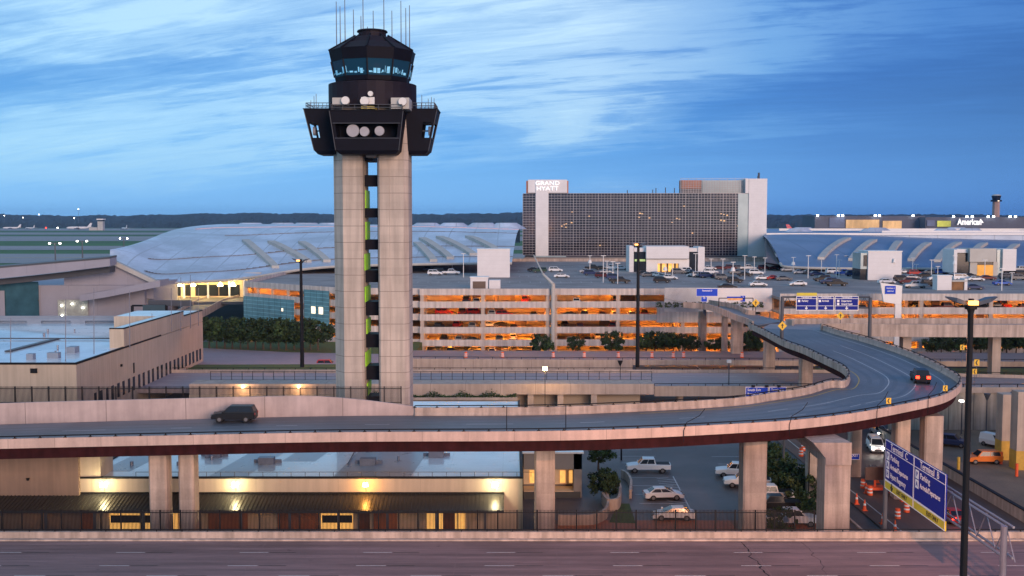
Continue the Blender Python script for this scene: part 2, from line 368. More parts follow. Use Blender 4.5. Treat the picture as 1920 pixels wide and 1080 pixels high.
# near road along the bottom of the picture, carried on a wall
ZN = 3.7
MB().box(-150, 150, 40, 98.7, ZN - .5, ZN).build('near_road', asph_near, kind='structure')
LANES = ((88.6, -42.2), (91.2, -36.0), (94.9, -35.9))
m = MB()
for yy, ph in LANES:
    for k in range(-14, 15):
        x = k * 11.2 + ph; m.box(x, x + 2.6, yy, yy + .10, ZN + .003, ZN + .007)
m.build('lane_markings', white_p, kind='structure')
m = MB()
for yy, ph in LANES:
    for k in range(-14, 15):
        x = k * 11.2 + ph + 2.7; m.box(x, x + 2.4, yy, yy + .10, ZN + .003, ZN + .007)
m.build('lane_contrast_markings', sign_k, kind='structure')
def crack(pts, w_):
    m = MB(); r = random.Random(5); pp = []
    for a, b in zip(pts, pts[1:]):
        for k in range(7):
            t = k / 7; pp.append(Vector(P(a[0] + (b[0] - a[0]) * t, a[1] + (b[1] - a[1]) * t, z=ZN)) + Vector((r.uniform(-.25, .25), 0, 0)))
    for a, b in zip(pp, pp[1:]): m.obox(a, b, w_ * r.uniform(.5, 1.4), ZN + .003, ZN + .006)
    m.build('tar_seam', black, kind='structure')
crack([(1388, 1016), (1412, 1048), (1440, 1078), (1452, 1100)], .10); crack([(1500, 1016), (1530, 1045), (1556, 1085)], .04)
t = thing('road_parapet', 'long pale concrete parapet with thin dark rail along the near road at the bottom', 'parapet', (0, 99, ZN))
MB().box(-150, 150, 98.8, 99.2, 0, ZN + .72).build('wall', conc_p, t)
m = MB(); m.tube((-150, 99.0, ZN + .92), (150, 99.0, ZN + .92), .05)
for k in range(-60, 61): m.box(k * 2.4, k * 2.4 + .08, 98.95, 99.05, ZN + .72, ZN + .9)
m.build('rail', black, t)
MB().box(-150, 150, 98.3, 98.78, ZN + .002, ZN + .14).build('kerb', conc_p, kind='structure')
# middle roads
MB().prism([(-105, 186), (60, 186), (85, 170), (190, 170), (190, 186), (105, 196), (60, 205), (-105, 205)], 3.2, 4.0).build('highway', asph_hi, kind='structure')
m = MB()
for yy in (191, 195.5, 200.2):
    for k in range(-12, 12): m.box(k * 8, k * 8 + 2.6, yy, yy + .14, 4.003, 4.007)
m.build('highway_lane_lines', white_p, kind='structure')
MB().prism([(-22, 222), (60, 219), (190, 214), (190, 228), (60, 235), (-22, 237)], 3.6, 4.4).build('service_road', M('service road pavement', (.27, .19, .19), .7, var=.15, scale=.4, stretch=(.1, 1, 1), fine=.1), kind='structure')
MB().box(-140, -22.1, 206, 262, -.1, 3.4).build('embankment', grass, kind='structure')
MB().prism([(-140, 221), (-60, 221), (-22.1, 222), (-22.1, 237), (-50, 241), (-75, 250), (-110, 262), (-140, 262)], 3.4, 3.44).build('curved_road', M('curved road pavement', (.24, .21, .25), .7, var=.12, scale=.4), kind='structure')
MB().box(60, 190, 187, 212, -.1, 3.9).build('grass_bank', grass, kind='structure')
def wallthing(name, label, cat, pts, prof, mat, railz=None, part='wall'):
    o = pts[len(pts) // 2]; t = thing(name, label, cat, (o[0], o[1], 0))
    MB().wall(pts, prof).build(part, mat, t)
    if railz:
        m = MB(); q = [Vector(p) + Vector((0, 0, railz)) for p in pts]
        for a, b in zip(q, q[1:]): m.tube(a, b, .06)
        for p, d in along([Vector(p) for p in pts], 3.0): m.box(p.x - .05, p.x + .05, p.y - .05, p.y + .05, p.z, p.z + railz)
        m.build('rail', black, t)
    return t
pf = lambda h, w_=.35, b=0: [(-w_ / 2, b), (w_ / 2, b), (w_ / 2, h), (-w_ / 2, h)]
wallthing('road_wall', 'mauve concrete side wall of the service road in front of the parking garage', 'wall', [(-22, 221.9, 4.4), (0, 220.4, 4.4), (25, 219.8, 4.4)], pf(.18, .4, -4.4), conc_j, .6)
wallthing('road_wall', 'thin concrete edge beam of the service road over the dark underpass', 'wall', [(25.05, 219.8, 4.4), (60, 218.8, 4.4), (190, 213.8, 4.4)], pf(.18, .4, -.9), conc_j, .6)
wallthing('road_wall', 'concrete far side parapet of the wide highway behind the tower', 'wall', [(-105, 205.2, 4.0), (-20, 205.2, 4), (60, 205.2, 4.0), (105, 196.2, 4), (190, 186.3, 4)], pf(.6), conc_j, .95)
wallthing('road_wall', 'concrete near side beam and rail of the highway above a dark underpass', 'wall', [(25, 185.8, 4.0), (60, 185.8, 4.0)], pf(.5, .4, -1.3), conc, .9)
for x in (30, 44, 57):
    tag = {30: 'left', 44: 'middle', 57: 'right'}[x]
    MB().cyl(x, 189, -.1, 3.2, .6).build('bridge_pier', conc, label='round concrete pier in the dark underpass of the highway, the %s one of three' % tag, cat='pier', group='piers under the highway')
m = MB(); m.box(-22, 25, 206.5, 206.9, -.1, 3.3); t = m.build('retaining_wall', conc_j, label='pale concrete retaining wall below the service road, left of the dark underpass', cat='wall')
# right retaining wall of vertical panels
t = thing('retaining_wall', 'tall streaked retaining wall of vertical concrete panels behind the right hand yard', 'wall', (90, 169.6, 0))
MB().box(60.5, 150, 169.5, 169.9, -.1, 6.0).build('panels', conc_w, t); MB().box(60.5, 150, 169.2, 170.0, 6.0, 6.9).build('coping', conc, t)
m = MB(); m.tube((60.5, 169.4, 7.4), (150, 169.4, 7.4), .07)
for k in range(31): m.box(60.6 + 2.9 * k, 60.72 + 2.9 * k, 169.35, 169.45, 6.9, 7.4)
m.build('rail', black, t)
# concrete building beside the highway with the planted ledge
t = thing('utility_building', 'long low beige concrete building with recessed bays and planted ledge right of the control tower', 'building', (0, 180, 0))
x0, x1 = P(640, 740, d=181).x, P(1226, 740, d=181).x
uz1, uz0, lz1 = P(900, 720, d=181).z, P(900, 739.5, d=181).z, P(900, 744, d=181).z
MB().box(x0 - 26, x1, 181, 185.5, uz0, uz1).build('upper_wall', conc_j, t)
m = MB(); m.box(x0 - 26, -1.0, 180.6, 185, -.1, uz0 - .01); m.box(-1.0, x1 - 2, 184, 185, -.1, uz0 - .01); m.build('lower_wall', stucco, t)
for px in (995, 1051, 1114): 
    xx = P(px, 750, d=181).x; MB().box(xx - .5, xx + .5, 181.2, 183.9, -.1, uz0 - .01).build('column', conc, t)
MB().box(x0, P(970, 740, d=180).x, 179.2, 180.5, uz0 - .7, uz0 - .25).build('ledge', conc, t)
bm_ = MB(); r = random.Random(4); xa, xb = x0, P(968, 740, d=180).x
def leafquad(m, c, s, r):
    a = Vector((r.gauss(0, 1), r.gauss(0, 1), r.gauss(0, 1))).normalized(); b = a.cross(Vector((r.gauss(0, 1), r.gauss(0, 1), r.gauss(0, 1)))).normalized()
    c = Vector(c); m.quad(c - a * s, c - b * s * .6, c + a * s, c + b * s * .6)
for k in range(2200):
    x = r.uniform(xa, xb); leafquad(bm_, (x, r.uniform(179.3, 180.4), uz0 - .22 + abs(r.gauss(0, .22)) * (1.2 + math.sin(x * 1.3))), .16, r)
bm_.build('hedge', leaf[1], label='low dark trailing hedge along the ledge of the beige building', cat='hedge')
# ================================================================ FLYOVER
main = [ # outer parapet top px, inner deck edge px or parapet top px (T), deck z
    ((-260, 828), (-260, 806), 10.75, 0), ((0, 821), (0, 796), 11.0, 0), ((320, 814), (320, 787), 11.3, 0), ((640, 808), (640, 780), 11.6, 0), ((1000, 806), (1000, 778), 11.9, 0),
    ((1200, 801), (1200, 771), 12, 0), ((1400, 791), (1370, 761), 12.05, 0), ((1500, 784), (1450, 750), 12.1, 0), ((1600, 772), (1510, 740), 12.15, 0), ((1700, 754), (1555, 727), 12.2, 0),
    ((1762, 740), (1582, 712), 12.25, 1), ((1790, 726), (1591, 702), 12.3, 1), ((1800, 712), (1590, 693), 12.3, 1), ((1793, 700), (1578, 683), 12.35, 1), ((1750, 677), (1548, 669), 12.4, 1),
    ((1700, 656), (1509, 651), 12.5, 1), ((1629, 633), (1470, 637), 12.65, 1), ((1576, 619), (1431, 617), 12.85, 1), ((1543, 609), (1405, 605), 13.0, 1)]
OUT = spline([P(a[0], a[1], z=z + 1.0) - Vector((0, 0, 1.0)) for a, b, z, t_ in main], 8)
INN = spline([P(b[0], b[1], z=z + t_) - Vector((0, 0, t_)) for a, b, z, t_ in main], 8)
fly = thing('elevated_ramp', 'large concrete ramp sweeping along the foreground and looping back on tall columns at right', 'overpass', (0, 114, 0))
MB().ribbon(OUT, INN, 0, .12).build('deck', asph_fly, fly)
def inset(A, B, t0, t1, dz): return [Vector(a).lerp(Vector(b), t0) + Vector((0, 0, dz)) for a, b in zip(A, B)], [Vector(a).lerp(Vector(b), t1) + Vector((0, 0, dz)) for a, b in zip(A, B)]
for t0, t1 in ((.03, .2), (.44, .56), (.80, .96)):
    a, b = inset(OUT, INN, t0, t1, -.13); MB().ribbon(a, b, 0, 1.12).build('girder', girder_m, fly)
a, b = inset(OUT, INN, .2, .8, -.14); MB().ribbon(a, b, 0, .25).build('soffit', dkgrey, fly)
# second branch climbing to upper left, third branch from the right
def offp(pts, dz): return [Vector(p) + Vector((0, 0, dz)) for p in pts]
A2 = spline([P(1470, 602, z=13.0), P(1425, 592, z=13.2), P(1400, 589, z=13.5), P(1385, 581, z=13.7), P(1366, 576, z=13.8), P(1330, 570, z=13.9)], 6)
B2 = spline([P(1412, 611, z=12.9), P(1398, 604, z=13.1), P(1380, 598, z=13.4), P(1352, 586, z=13.7), P(1325, 578, z=13.8), P(1282, 574, z=13.9)], 6)
MB().ribbon(offp(A2, -.006), offp(B2, -.006), 0, .38).build('deck', asph_fly, fly, label='narrow branch of the deck climbing away to the upper left')
nb = thing('elevated_ramp', 'straight pink concrete ramp joining the loop from the right edge of the picture', 'overpass', (120, 216, 0))
y0b, y1b = OUT[-1].y - .3, OUT[-1].y + 12
xr = OUT[-1].x
MB().prism([(INN[-1].x + 2, INN[-1].y - 1), (xr - 1, y0b), (210, y0b), (210, y1b), (INN[-1].x + 6, y1b)], 12.55, 12.985).build('deck', asph_hi, nb)
FR = spline([OUT[-1] + Vector((-.4, .0, 0)), OUT[-1] + Vector((3.5, .6, 0)), OUT[-1] + Vector((14, -1.2, 0)), OUT[-1] + Vector((40, -2, 0)), (210, OUT[-1].y - 2, 13.0)], 6)
MB().wall(FR, pf(1.25, .4, -1.1)).build('parapet', conc_p, nb)
BK = spline([(INN[-1].x + 9.5, y1b - 3.5, 13.0), (xr + 2, y1b, 13.0), (120, y1b + .3, 13.0), (210, y1b + .3, 13.0)], 6)
MB().wall(BK, pf(1.1, .4, -.6)).build('parapet', conc_p, nb)
MB().box(68, 210, y0b + 1.2, y1b - 1.5, 11.75, 12.54).build('girder', M('grey girder with painted shade', (.12, .13, .12), .8, spec=.2, var=.2), nb)  # shade under the ramp is put into the girder's dark colour
for xx in (75, 92, 112, 135, 160): MB().box(xx - .8, xx + .8, y0b + 3, y0b + 5, 0, 11.74).build('column', conc, nb)
# parapets of the loop
PP = [(-.19, -.42), (.19, -.42), (.19, .06), (.10, .35), (.10, .92), (-.10, .92), (-.19, .1)]
MB().wall(OUT, [(-.21, -.07), (.19, -.07), (.19, .06), (.10, .35), (.10, .90), (-.21, .90)]).build('parapet', M('pink parapet concrete', (.58, .43, .375), .85, var=.1, scale=.35, streak=.18, fine=.08, joints=(('X', 4.6, .05, .5),)), fly)
iT = next(i for i, p in enumerate(INN) if proj(p)[0] > 772)
IN2 = INN[iT:]
MB().wall(IN2, [(-.19, -.10), (.21, -.10), (.21, .90), (-.10, .90), (-.10, .35), (-.19, .1)]).build('parapet', conc_p, fly)
MB().wall(B2, pf(.95, .35, -.35)).build('parapet', conc_p, fly)
MB().wall(A2[8:], pf(.95, .35, -.9)).build('parapet', conc_p, fly)
def rail(pts, parent):
    m = MB(); q = [Vector(p) + Vector((0, 0, 1.12)) for p in pts]
    for a, b in zip(q, q[1:]): m.tube(a, b, .065)
    for p, d in along([Vector(p) for p in pts], 2.5):
        m.box(p.x - .06, p.x + .06, p.y - .06, p.y + .06, p.z + .85, p.z + 1.12); m.box(p.x - .16, p.x + .16, p.y - .16, p.y + .16, p.z + .90, p.z + .93)
    m.build('rail', black, parent)
rail(OUT, fly); rail(IN2, fly)
# tall wall behind the left part of the deck
WL = []
for p in INN[:iT + 1]:
    px = proj(p)[0]; h = 2.35 if px < 560 else 2.35 - 1.35 * ((px - 560) / 215) ** 1.5
    WL.append((p, max(.95, h)))
m = MB(); rings = []
for i, (p, h) in enumerate(WL): rings.append([p + Vector((0, .18, -.7)), p + Vector((0, .45, -.7)), p + Vector((0, .45, h)), p + Vector((0, .18, h))])
m.loft(rings); m.build('noise_wall', M('wall concrete lilac', (.48, .385, .37), .85, var=.16, scale=.3, streak=.15, joints=(('X', 8.8, .07, .4),)), fly, label='tall plain wall along the far edge of the deck')
# lane lines painted on the loop
def lane(t_, dash, i0=0, i1=None, w_=.13, mat=white_p):
    c = [Vector(a).lerp(Vector(b), t_) for a, b in zip(OUT, INN)][i0:i1]; m = MB()
    tot = 0; prev = False
    for a, b in zip(c, c[1:]):
        n_ = (b - a).cross(Vector((0, 0, 1))).normalized() * w_ / 2; up = Vector((0, 0, .005)); k = max(1, int((b - a).length / 1.5))
        for j in range(k):
            p, q = a.lerp(b, j / k), a.lerp(b, (j + 1) / k); tot += (q - p).length
            on = not dash or (tot % 11) < 3.2
            if on: m.quad(p - n_ + up, q - n_ + up, q + n_ + up, p + n_ + up)
            elif m.f: m.build('lane_dash', mat, fly); m = MB()
    if m.f: m.build('lane_dash' if dash else 'lane_line', mat, fly)
nO = len(OUT)
trk = M('tyre darkened pavement', (.135, .14, .16), .5, var=.2, scale=.3, fine=.2)
def track(t_, i0, i1):
    c = [Vector(a).lerp(Vector(b), t_) for a, b in zip(OUT, INN)][i0:i1]; m = MB()
    m.ribbon([p + Vector((0, 0, .003)) + ((c[min(i + 1, len(c) - 1)] - c[max(i - 1, 0)]).cross(Vector((0, 0, 1))).normalized() * .3) for i, p in enumerate(c)], [p + Vector((0, 0, .003)) - ((c[min(i + 1, len(c) - 1)] - c[max(i - 1, 0)]).cross(Vector((0, 0, 1))).normalized() * .3) for i, p in enumerate(c)]); m.build('tyre_track', trk, fly)
for t_ in (.19, .31, .44, .56, .68, .80): track(t_, 0, 140)
lane(.13, 0, 56); lane(.38, 1, 0, 70); lane(.38, 0, 70, 128); lane(.62, 1, 0, 60); lane(.62, 0, 60, 124); lane(.9, 0, 40, None, mat=yel_p); lane(.10, 0, 0, 56)
# columns
def column(px, d, w_, dp, ztop, z0=-.15, mat=conc_p, lab=None):
    x = P(px, 900 if d < 150 else 680, d=d).x
    m = MB(); c = .18
    ring = lambda z: [(x - w_ / 2 + c, d - dp / 2, z), (x + w_ / 2 - c, d - dp / 2, z), (x + w_ / 2, d - dp / 2 + c, z), (x + w_ / 2, d + dp / 2 - c, z), (x + w_ / 2 - c, d + dp / 2, z), (x - w_ / 2 + c, d + dp / 2, z), (x - w_ / 2, d + dp / 2 - c, z), (x - w_ / 2, d - dp / 2 + c, z)]
    m.loft([ring(z0), ring(ztop)]); o = m.build('column', mat, fly)
    if lab: o['label'] = lab
column(301, 109.6, 1.85, 2.0, 9.9); column(354, 109.9, 1.6, 2.0, 9.9); column(1021, 112.5, 2.15, 2.4, 10.1); column(1411, 113, 2.5, 2.6, 10.3)
column(1526, 126, 1.8, 1.6, 10.3); column(1601, 139, 1.5, 1.6, 10.5); column(1687, 128, 1.8, 1.8, 10.45); column(1744, 126.5, 2.2, 2.0, 10.45)
column(1511, 189, 2.1, 2.0, 10.7, 3.9); column(1442, 208, 2.0, 2, 11.1, 2); column(1381, 232, 2.4, 2, 11.7, 2); column(1358, 238, 1.2, 1.5, 11.8, 2); column(1316, 246, 1.7, 2, 12.3, 0)
# straddle bent: big front column with a beam running back under the deck
xb = P(1566, 900, d=108).x
m = MB(); m.box(xb - 1.3, xb + 1.3, 107.2, 110.0, -.15, 8.9); m.build('column', conc_p, fly, label='thick front column of the bent carrying the curve')
m = MB(); m.loft([[(xb - 1.31, 107.0, 8.9), (xb + 1.31, 107.0, 8.9), (xb + 1.31, 112, 8.9), (xb - 1.31, 112, 8.9)], [(xb - 1.32, 107.0, 9.6), (xb + 1.32, 107, 9.6), (xb + 1.32, 126, 9.6), (xb - 1.32, 126, 9.6)], [(xb - 2.6, 107, 11.2), (xb + 1.32, 107, 11.2), (xb + 1.32, 126, 10.2), (xb - 1.6, 126, 10.2)]])
m.build('bent_cap', conc_p, fly)
# ================================================================ CONTROL TOWER
TD = 138.0
def tz(py, d=TD): return P(960, py, d=d).z
def tx(px, py=408, d=TD): return P(px, py, d=d).x
tow = thing('control_tower', 'tall air traffic control tower with twin beige concrete shafts and dark glazed cab', 'control tower', (tx(699, 500), TD + 5, 0))
tow_z0 = 0
cxL, cxR = (tx(623, 500), tx(681, 500)), (tx(709, 500), tx(774, 500, TD + 6))
def shaft(x0, x1, y0, y1, z0, z1, c1, c2):
    ring = lambda z: [(x0 + c1, y0, z), (x1 - c2, y0, z), (x1, y0 + c2 * 1.3, z), (x1, y1 - c2, z), (x1 - c2, y1, z), (x0 + c1, y1, z), (x0, y1 - c1, z), (x0, y0 + c1 * 1.3, z)]
    return MB().loft([ring(z0), ring(z1)])
shaft(cxL[0], cxL[1], TD, TD + 6, 0, tz(180), 1.45, .25).build('shaft', conc_t, tow)
shaft(cxR[0], cxR[1], TD, TD + 6, 0, tz(180), .25, .55).build('shaft', conc_t, tow)
# pilaster strip on the right shaft
MB().box(cxR[0] + 1.5, cxR[0] + 1.56, TD - .03, TD, 0, tz(180)).build('shaft_rib', conc, tow)
for py0, py1 in ((348, 390), (408, 450), (469, 508), (531, 568), (594, 630), (655, 690), (716, 748)):
    MB().box(cxL[1] + .01, cxL[1] + .12, TD + 1.2 + (.0 if py0 % 2 else 1.2), TD + 6.2, tz(py1), tz(py0 + 8)).build('stair_screen', green_st, tow)
m = MB(); m.box(tx(700, 500) - .03, tx(700, 500) + .03, TD + 4.9, TD + 5.0, 0, tz(290))
m.build('stair_rail', black, tow)
for py0, py1 in ((327, 348), (390, 408), (450, 469), (508, 531), (568, 594), (630, 655), (690, 716), (748, 764)):
    MB().box(cxL[1], cxR[0], TD + 2, TD + 5, tz(py1), tz(py0)).build('stair_landing', dark_pod, tow)
MB().box(cxL[1], tx(695, 300), TD + 2, TD + 6.8, tz(300), tz(280)).build('stair_landing', dark_pod, tow)
# lower part of stair core, dark strip behind
m = MB()

# joints rings along cab drum and pods
def pod(cx, cy, wt, wb, dt, db, z0, z1, dirx, diry, name='equipment_pod', dishes=(), side=False):
    """open-fronted equipment balcony tapering downward; (dirx,diry) is the way it faces"""
    m = MB()
    def pt(s, o, z):
        f = (z - z0) / (z1 - z0); w_ = wb + (wt - wb) * f; d_ = db + (dt - db) * f
        a, b = s * w_ / 2, o * d_
        return (cx + (-diry) * a + dirx * b, cy + dirx * a + diry * b, z)
    def ring(za, so=1.0, fo=1.0): return [pt(-so, 0, za), pt(so, 0, za), pt(so, fo, za), pt(-so, fo, za)]
    za, zb = z0 + (z1 - z0) * .36, z0 + (z1 - z0) * .70
    rc = [pt(-.9, .0, z0), pt(.9, .0, z0), pt(.9, .88, z0), pt(-.9, .88, z0)]
    m.loft([rc, ring(z0 + .45), ring(za)]); m.loft([ring(zb), ring(z1 - .12)]); m.loft([[pt(s * 1.03, o * 1.03, z1 - .12) for s, o in ((-1, 0), (1, 0), (1, 1), (-1, 1))], [pt(s * 1.03, o * 1.03, z1) for s, o in ((-1, 0), (1, 0), (1, 1), (-1, 1))]])
    for s0, s1 in ((-1, -.9), (.9, 1)):
        for o0, o1 in (((0, .62), (.93, 1)) if side else ((0, 1),)): m.loft([[pt(s0, o0, za), pt(s1, o0, za), pt(s1, o1, za), pt(s0, o1, za)], [pt(s0, o0, zb), pt(s1, o0, zb), pt(s1, o1, zb), pt(s0, o1, zb)]])
    m.loft([[pt(-.9, 0, za), pt(.9, 0, za), pt(.9, .3, za), pt(-.9, .3, za)], [pt(-.9, 0, zb), pt(.9, 0, zb), pt(.9, .3, zb), pt(-.9, .3, zb)]])
    o = m.build(name, dark_pod, tow)
    m = MB()
    for zz in (za, zb): m.tube(pt(-.96, 1.01, zz), pt(.96, 1.01, zz), .05)
    for s in (-1, 1): m.tube(pt(s, 1.01, z0 + .45), pt(s, 1.01, z1 - .1), .05)
    m.build('edge_trim', dkgrey, o)
    m = MB(); zr = z1 + .7
    cs = [pt(-.96, .1, z1), pt(-.96, .93, z1), pt(.96, .93, z1), pt(.96, .1, z1)]
    for a, b in zip(cs, cs[1:]):
        for hh in (.35, .7): m.tube((a[0], a[1], z1 + hh), (b[0], b[1], z1 + hh), .05)
        for k in range(7):
            t = k / 6; q = Vector(a).lerp(Vector(b), t); m.tube(q, q + Vector((0, 0, .7)), .035)
    m.build('balcony_rail', dkgrey, o)
    for s, zz, rr in dishes:
        c = Vector(pt(s, .82, za + (zb - za) * zz)); nn = Vector((dirx, diry, 0)); q = MB(); q.disc(c, nn, rr, .35, 20, .04); q.build('dish', dish_m, o)
        q = MB(); q.tube(c - nn * .8, c, .1); q.build('dish_mount', dkgrey, o)
    return o
dish_m = M('dish cover', (.34, .34, .38), .6, var=.15, scale=.8)
cz0, cz1 = tz(288, TD - 4), tz(206, TD - 4)
midx = tx(688, 250, TD - 3.5)
pod(midx, TD + .2, tx(757, 210, TD - 4) - tx(618, 210, TD - 4), tx(748, 288, TD - 4) - tx(631, 288, TD - 4), 4.2, 3.6, cz0, cz1, 0, -1, dishes=((-.42, .52, .82), (-.08, .46, .62), (.36, .5, .62)))
sx_ = (cxL[0] + cxR[1]) / 2
z0s, z1s = tz(291, TD + 3), tz(207, TD + 3)
lft = pod(cxL[0] + .4, TD + 3, 5.4, 4.6, cxL[0] - tx(577, 215, TD + 3) + .4, cxL[0] - tx(597, 288, TD + 3) + .4, z0s, z1s, -1, 0, dishes=((.3, .5, .6),), side=True)
rgt = pod(cxR[1] - .4, TD + 3, 5.4, 4.6, tx(822, 215, TD + 3) - cxR[1] + .4, tx(804, 288, TD + 3) - cxR[1] + .4, z0s, z1s, 1, 0, dishes=((-.3, .5, .6),), side=True)
pod(sx_, TD + 5.8, 9, 8, 4, 3.4, z0s, z1s, 0, 1)
# hopper below the front pod
MB().box(tx(689, 290), tx(708, 290), TD - 1.5, TD + 1, tz(296), tz(286)).build('hopper', dkgrey, tow)
# drum
dcx, dcy = tx(699, 175, TD + 3), TD + 3
rdr = (tx(781, 175, TD + 3) - tx(617, 175, TD + 3)) / 2
MB().cyl(dcx, dcy, tz(201, TD), tz(157, TD + 1), rdr, rdr, 32).build('drum', dark_clad, tow, smooth=False)
for a, b, c_, d_, mt in ((623, 652, 183, 197, metal_w), (677, 702, 182, 196, white_s), (733, 767, 183, 204, metal_w)):
    xx0, xx1 = tx(a, 190, TD - 3), tx(b, 190, TD - 3); 
    MB().box(xx0, xx1, TD - 3.0, TD + 1, tz(d_, TD - 3), tz(c_, TD - 3)).build('equipment_panel', mt, tow)
MB().box(tx(677, 200, TD - 3), tx(702, 200, TD - 3), TD - 3.05, TD + 1, tz(204, TD - 3), tz(199, TD - 3)).build('equipment_panel', M('yellowish equipment', (.5, .42, .12), .6, var=.5, scale=2), tow, label='yellow and white equipment box below the white panel')
for px, py, rr in ((648, 189, .55), (684, 190, .6), (755, 191, .55), (695, 176, .35)):
    MB().disc((tx(px, py, TD - 3.2), TD - 3.3, tz(py, TD - 3.2)), (0, -1, 0), rr, .3, 18, .1).build('dish', M('white radome', (.7, .7, .68), .5, var=0) if px == 648 else bpy.data.materials['white radome'], tow)
# cab: decagon leaning outward, solid fascia above a band of glass
def decag(r, z, n=10, a0=math.pi / 10): return [(dcx + r * math.cos(a0 + 2 * math.pi * i / n), dcy + r * math.sin(a0 + 2 * math.pi * i / n), z) for i in range(n)]
sc_ = (TD + 3) / F
def rr_(px): return (px - 700) * sc_ / math.cos(math.pi / 10) * 1.0
zb0, zg0, zg1, zt = tz(152, TD), tz(143, TD), tz(113, TD), tz(92, TD)
r0, r1 = rr_(765), rr_(777)
rg0, rg1 = r0 + (r1 - r0) * .15, r0 + (r1 - r0) * .65
MB().loft([decag(r0, zb0), decag(rg0, zg0)]).build('cab_sill', dark_pod, tow)
gl = MB().loft([decag(rg0 - .06, zg0), decag(rg1 - .06, zg1)], cap=False).build('cab_window', glass_cab, tow)
MB().loft([decag(rg1, zg1), decag(r1, zt)]).build('cab_fascia', dark_pod, tow)
a, b = decag(rg0 + .02, zg0), decag(rg1 + .02, zg1); m = MB()
for p, q in zip(a, b): m.tube(p, q, .10)
m.build('cab_mullion', black, gl)
m = MB(); r = random.Random(2)
for i in range(10):
    p, q = Vector(a[i]), Vector(a[(i + 1) % 10]); s, t_ = Vector(b[i]), Vector(b[(i + 1) % 10])
    u0 = .06
    while u0 < .88:
        u1 = min(.94, u0 + r.choice((.02, .03, .06, .12, .16))); v0 = r.uniform(.08, .2); v1 = v0 + r.choice((.1, .15, .3, .4))
        o = (Vector((dcx, dcy, p.z)) - (p + q) / 2).normalized() * -.03
        m.quad(*[p.lerp(q, x).lerp(s.lerp(t_, x), y) + o for x, y in ((u0, v0), (u1, v0), (u1, v1), (u0, v1))]); u0 = u1 + r.uniform(.015, .07)
m.build('lit_display', E_blue, gl)
zc1, zc2 = tz(66, TD + 2), tz(58, TD + 2)
m = MB(); rc = 26 * sc_
m.loft([decag(r1 * .98, zt), decag(r1 * .72, tz(80, TD + 1))]); m.loft([decag(r1 * .70, tz(83, TD + 1)), decag(rc * 1.6, tz(68, TD + 1))]); m.build('cab_roof', dark_clad, tow)
m = MB()
for p, q in zip(decag(r1, zt), decag(rc * 1.2, zc1)): m.tube(p, q, .14)
m.build('roof_strut', dark_pod, tow)
MB().cyl(dcx, dcy, tz(80, TD), zc2, rc, rc * .98, 20).build('roof_drum', dark_clad, tow); MB().cyl(dcx, dcy, zc2, zc2 + .18, rc * 1.1, rc * 1.05, 20).build('roof_cap', dark_clad, tow)
ants = [(631, 3, 80), (638, 12, 76), (647, -10, 72), (663, 18, 68), (677, 30, 60), (681, -20, 62), (700, 20, 62), (720, -15, 66), (735, 20, 78), (752, 2, 74), (761, 15, 82), (768, 10, 86), (689, 50, 62)]
for i, (px, y1, y0) in enumerate(ants):
    dd = TD + 5 + (3.0 if i % 3 == 0 else -2.0 if i % 3 == 1 else 0)
    zb = tz(y0 + 6, dd); MB().tube((tx(px, 60, dd), dd, zb), (tx(px, 60, dd), dd, tz(y1, dd)), .075, .05).build('antenna', galv, tow)
for px, y1, y0 in ((589, 180, 205), (593, 176, 205), (583, 188, 206), (803, 185, 206), (809, 182, 206), (814, 184, 206), (791, 178, 206)):
    MB().tube((tx(px, 200, TD + 3), TD + 3, tz(y0 + 4, TD + 3)), (tx(px, 200, TD + 3), TD + 3, tz(y1, TD + 3)), .05, .04).build('antenna', galv, tow)
# ================================================================ BUILDINGS LEFT
# low building with white roof and metal canopy
D0 = 115.2; zr = P(150, 895, d=D0).z
xl, xr2 = P(150, 895, d=D0).x, P(980, 895, d=D0).x
YB = P(870, 751, z=zr).y
lb = thing('low_building', 'low beige building with wet white roof and dark ribbed canopy behind the street fence', 'building', ((xl + xr2) / 2, 144, 0))
MB().box(xl, xr2, D0, YB, -.15, zr - .15).build('wall', stucco, lb)
m = MB(); m.box(xl + .3, xr2 - .3, D0 + .3, YB - .3, zr - .14, zr - .08); rf = m.build('roof', roof_w, lb)
m = MB(); m.box(xl - .05, xr2 + .05, D0 - .05, D0 + .25, zr - .15, zr + .06); m.box(xl - .05, xl + .25, D0 + .25, YB, zr - .15, zr + .06); m.box(xr2 - .25, xr2 + .05, D0 + .25, YB, zr - .15, zr + .06); m.build('roof_edge', black, lb)
m = MB()
for a, b, c_, d_ in ((.285, .37, 0.3, 22), (.57, .745, .3, 40), (.02, .09, 3, 30), (.42, .5, 8, 30)):
    m.prism([(xl + (xr2 - xl) * a, D0 + c_), (xl + (xr2 - xl) * b, D0 + c_), (xl + (xr2 - xl) * b + 3, D0 + d_), (xl + (xr2 - xl) * a + 3, D0 + d_)], zr - .075, zr - .07)
m.build('roof_patch', roof_g, rf)
m = MB()
for px, py in ((818, 856), (500, 868), (690, 870), (400, 856)):
    q = P(px, py, z=zr); m.box(q.x - .9, q.x + .9, q.y - .5, q.y + .5, zr - .08, zr + .7); m.box(q.x - 1.6, q.x + 1.6, q.y + .5, q.y + .7, zr - .08, zr + .3)
for q in ((495, 758), (700, 758)):
    q = P(q[0], q[1], z=zr); m.box(q.x - 4, q.x + 4, q.y - .6, q.y + .6, zr - .08, zr + .5)
m.build('roof_unit', galv, rf)
r = random.Random(31)
for k in range(16):
    x, y = xl + r.uniform(3, xr2 - xl - 3), D0 + r.uniform(3, 30); MB().cyl(x, y, zr - .08, zr + r.uniform(.25, .6), r.uniform(.1, .25), None, 8).build('roof_vent', galv, rf)
m = MB(); zp = zr + .1
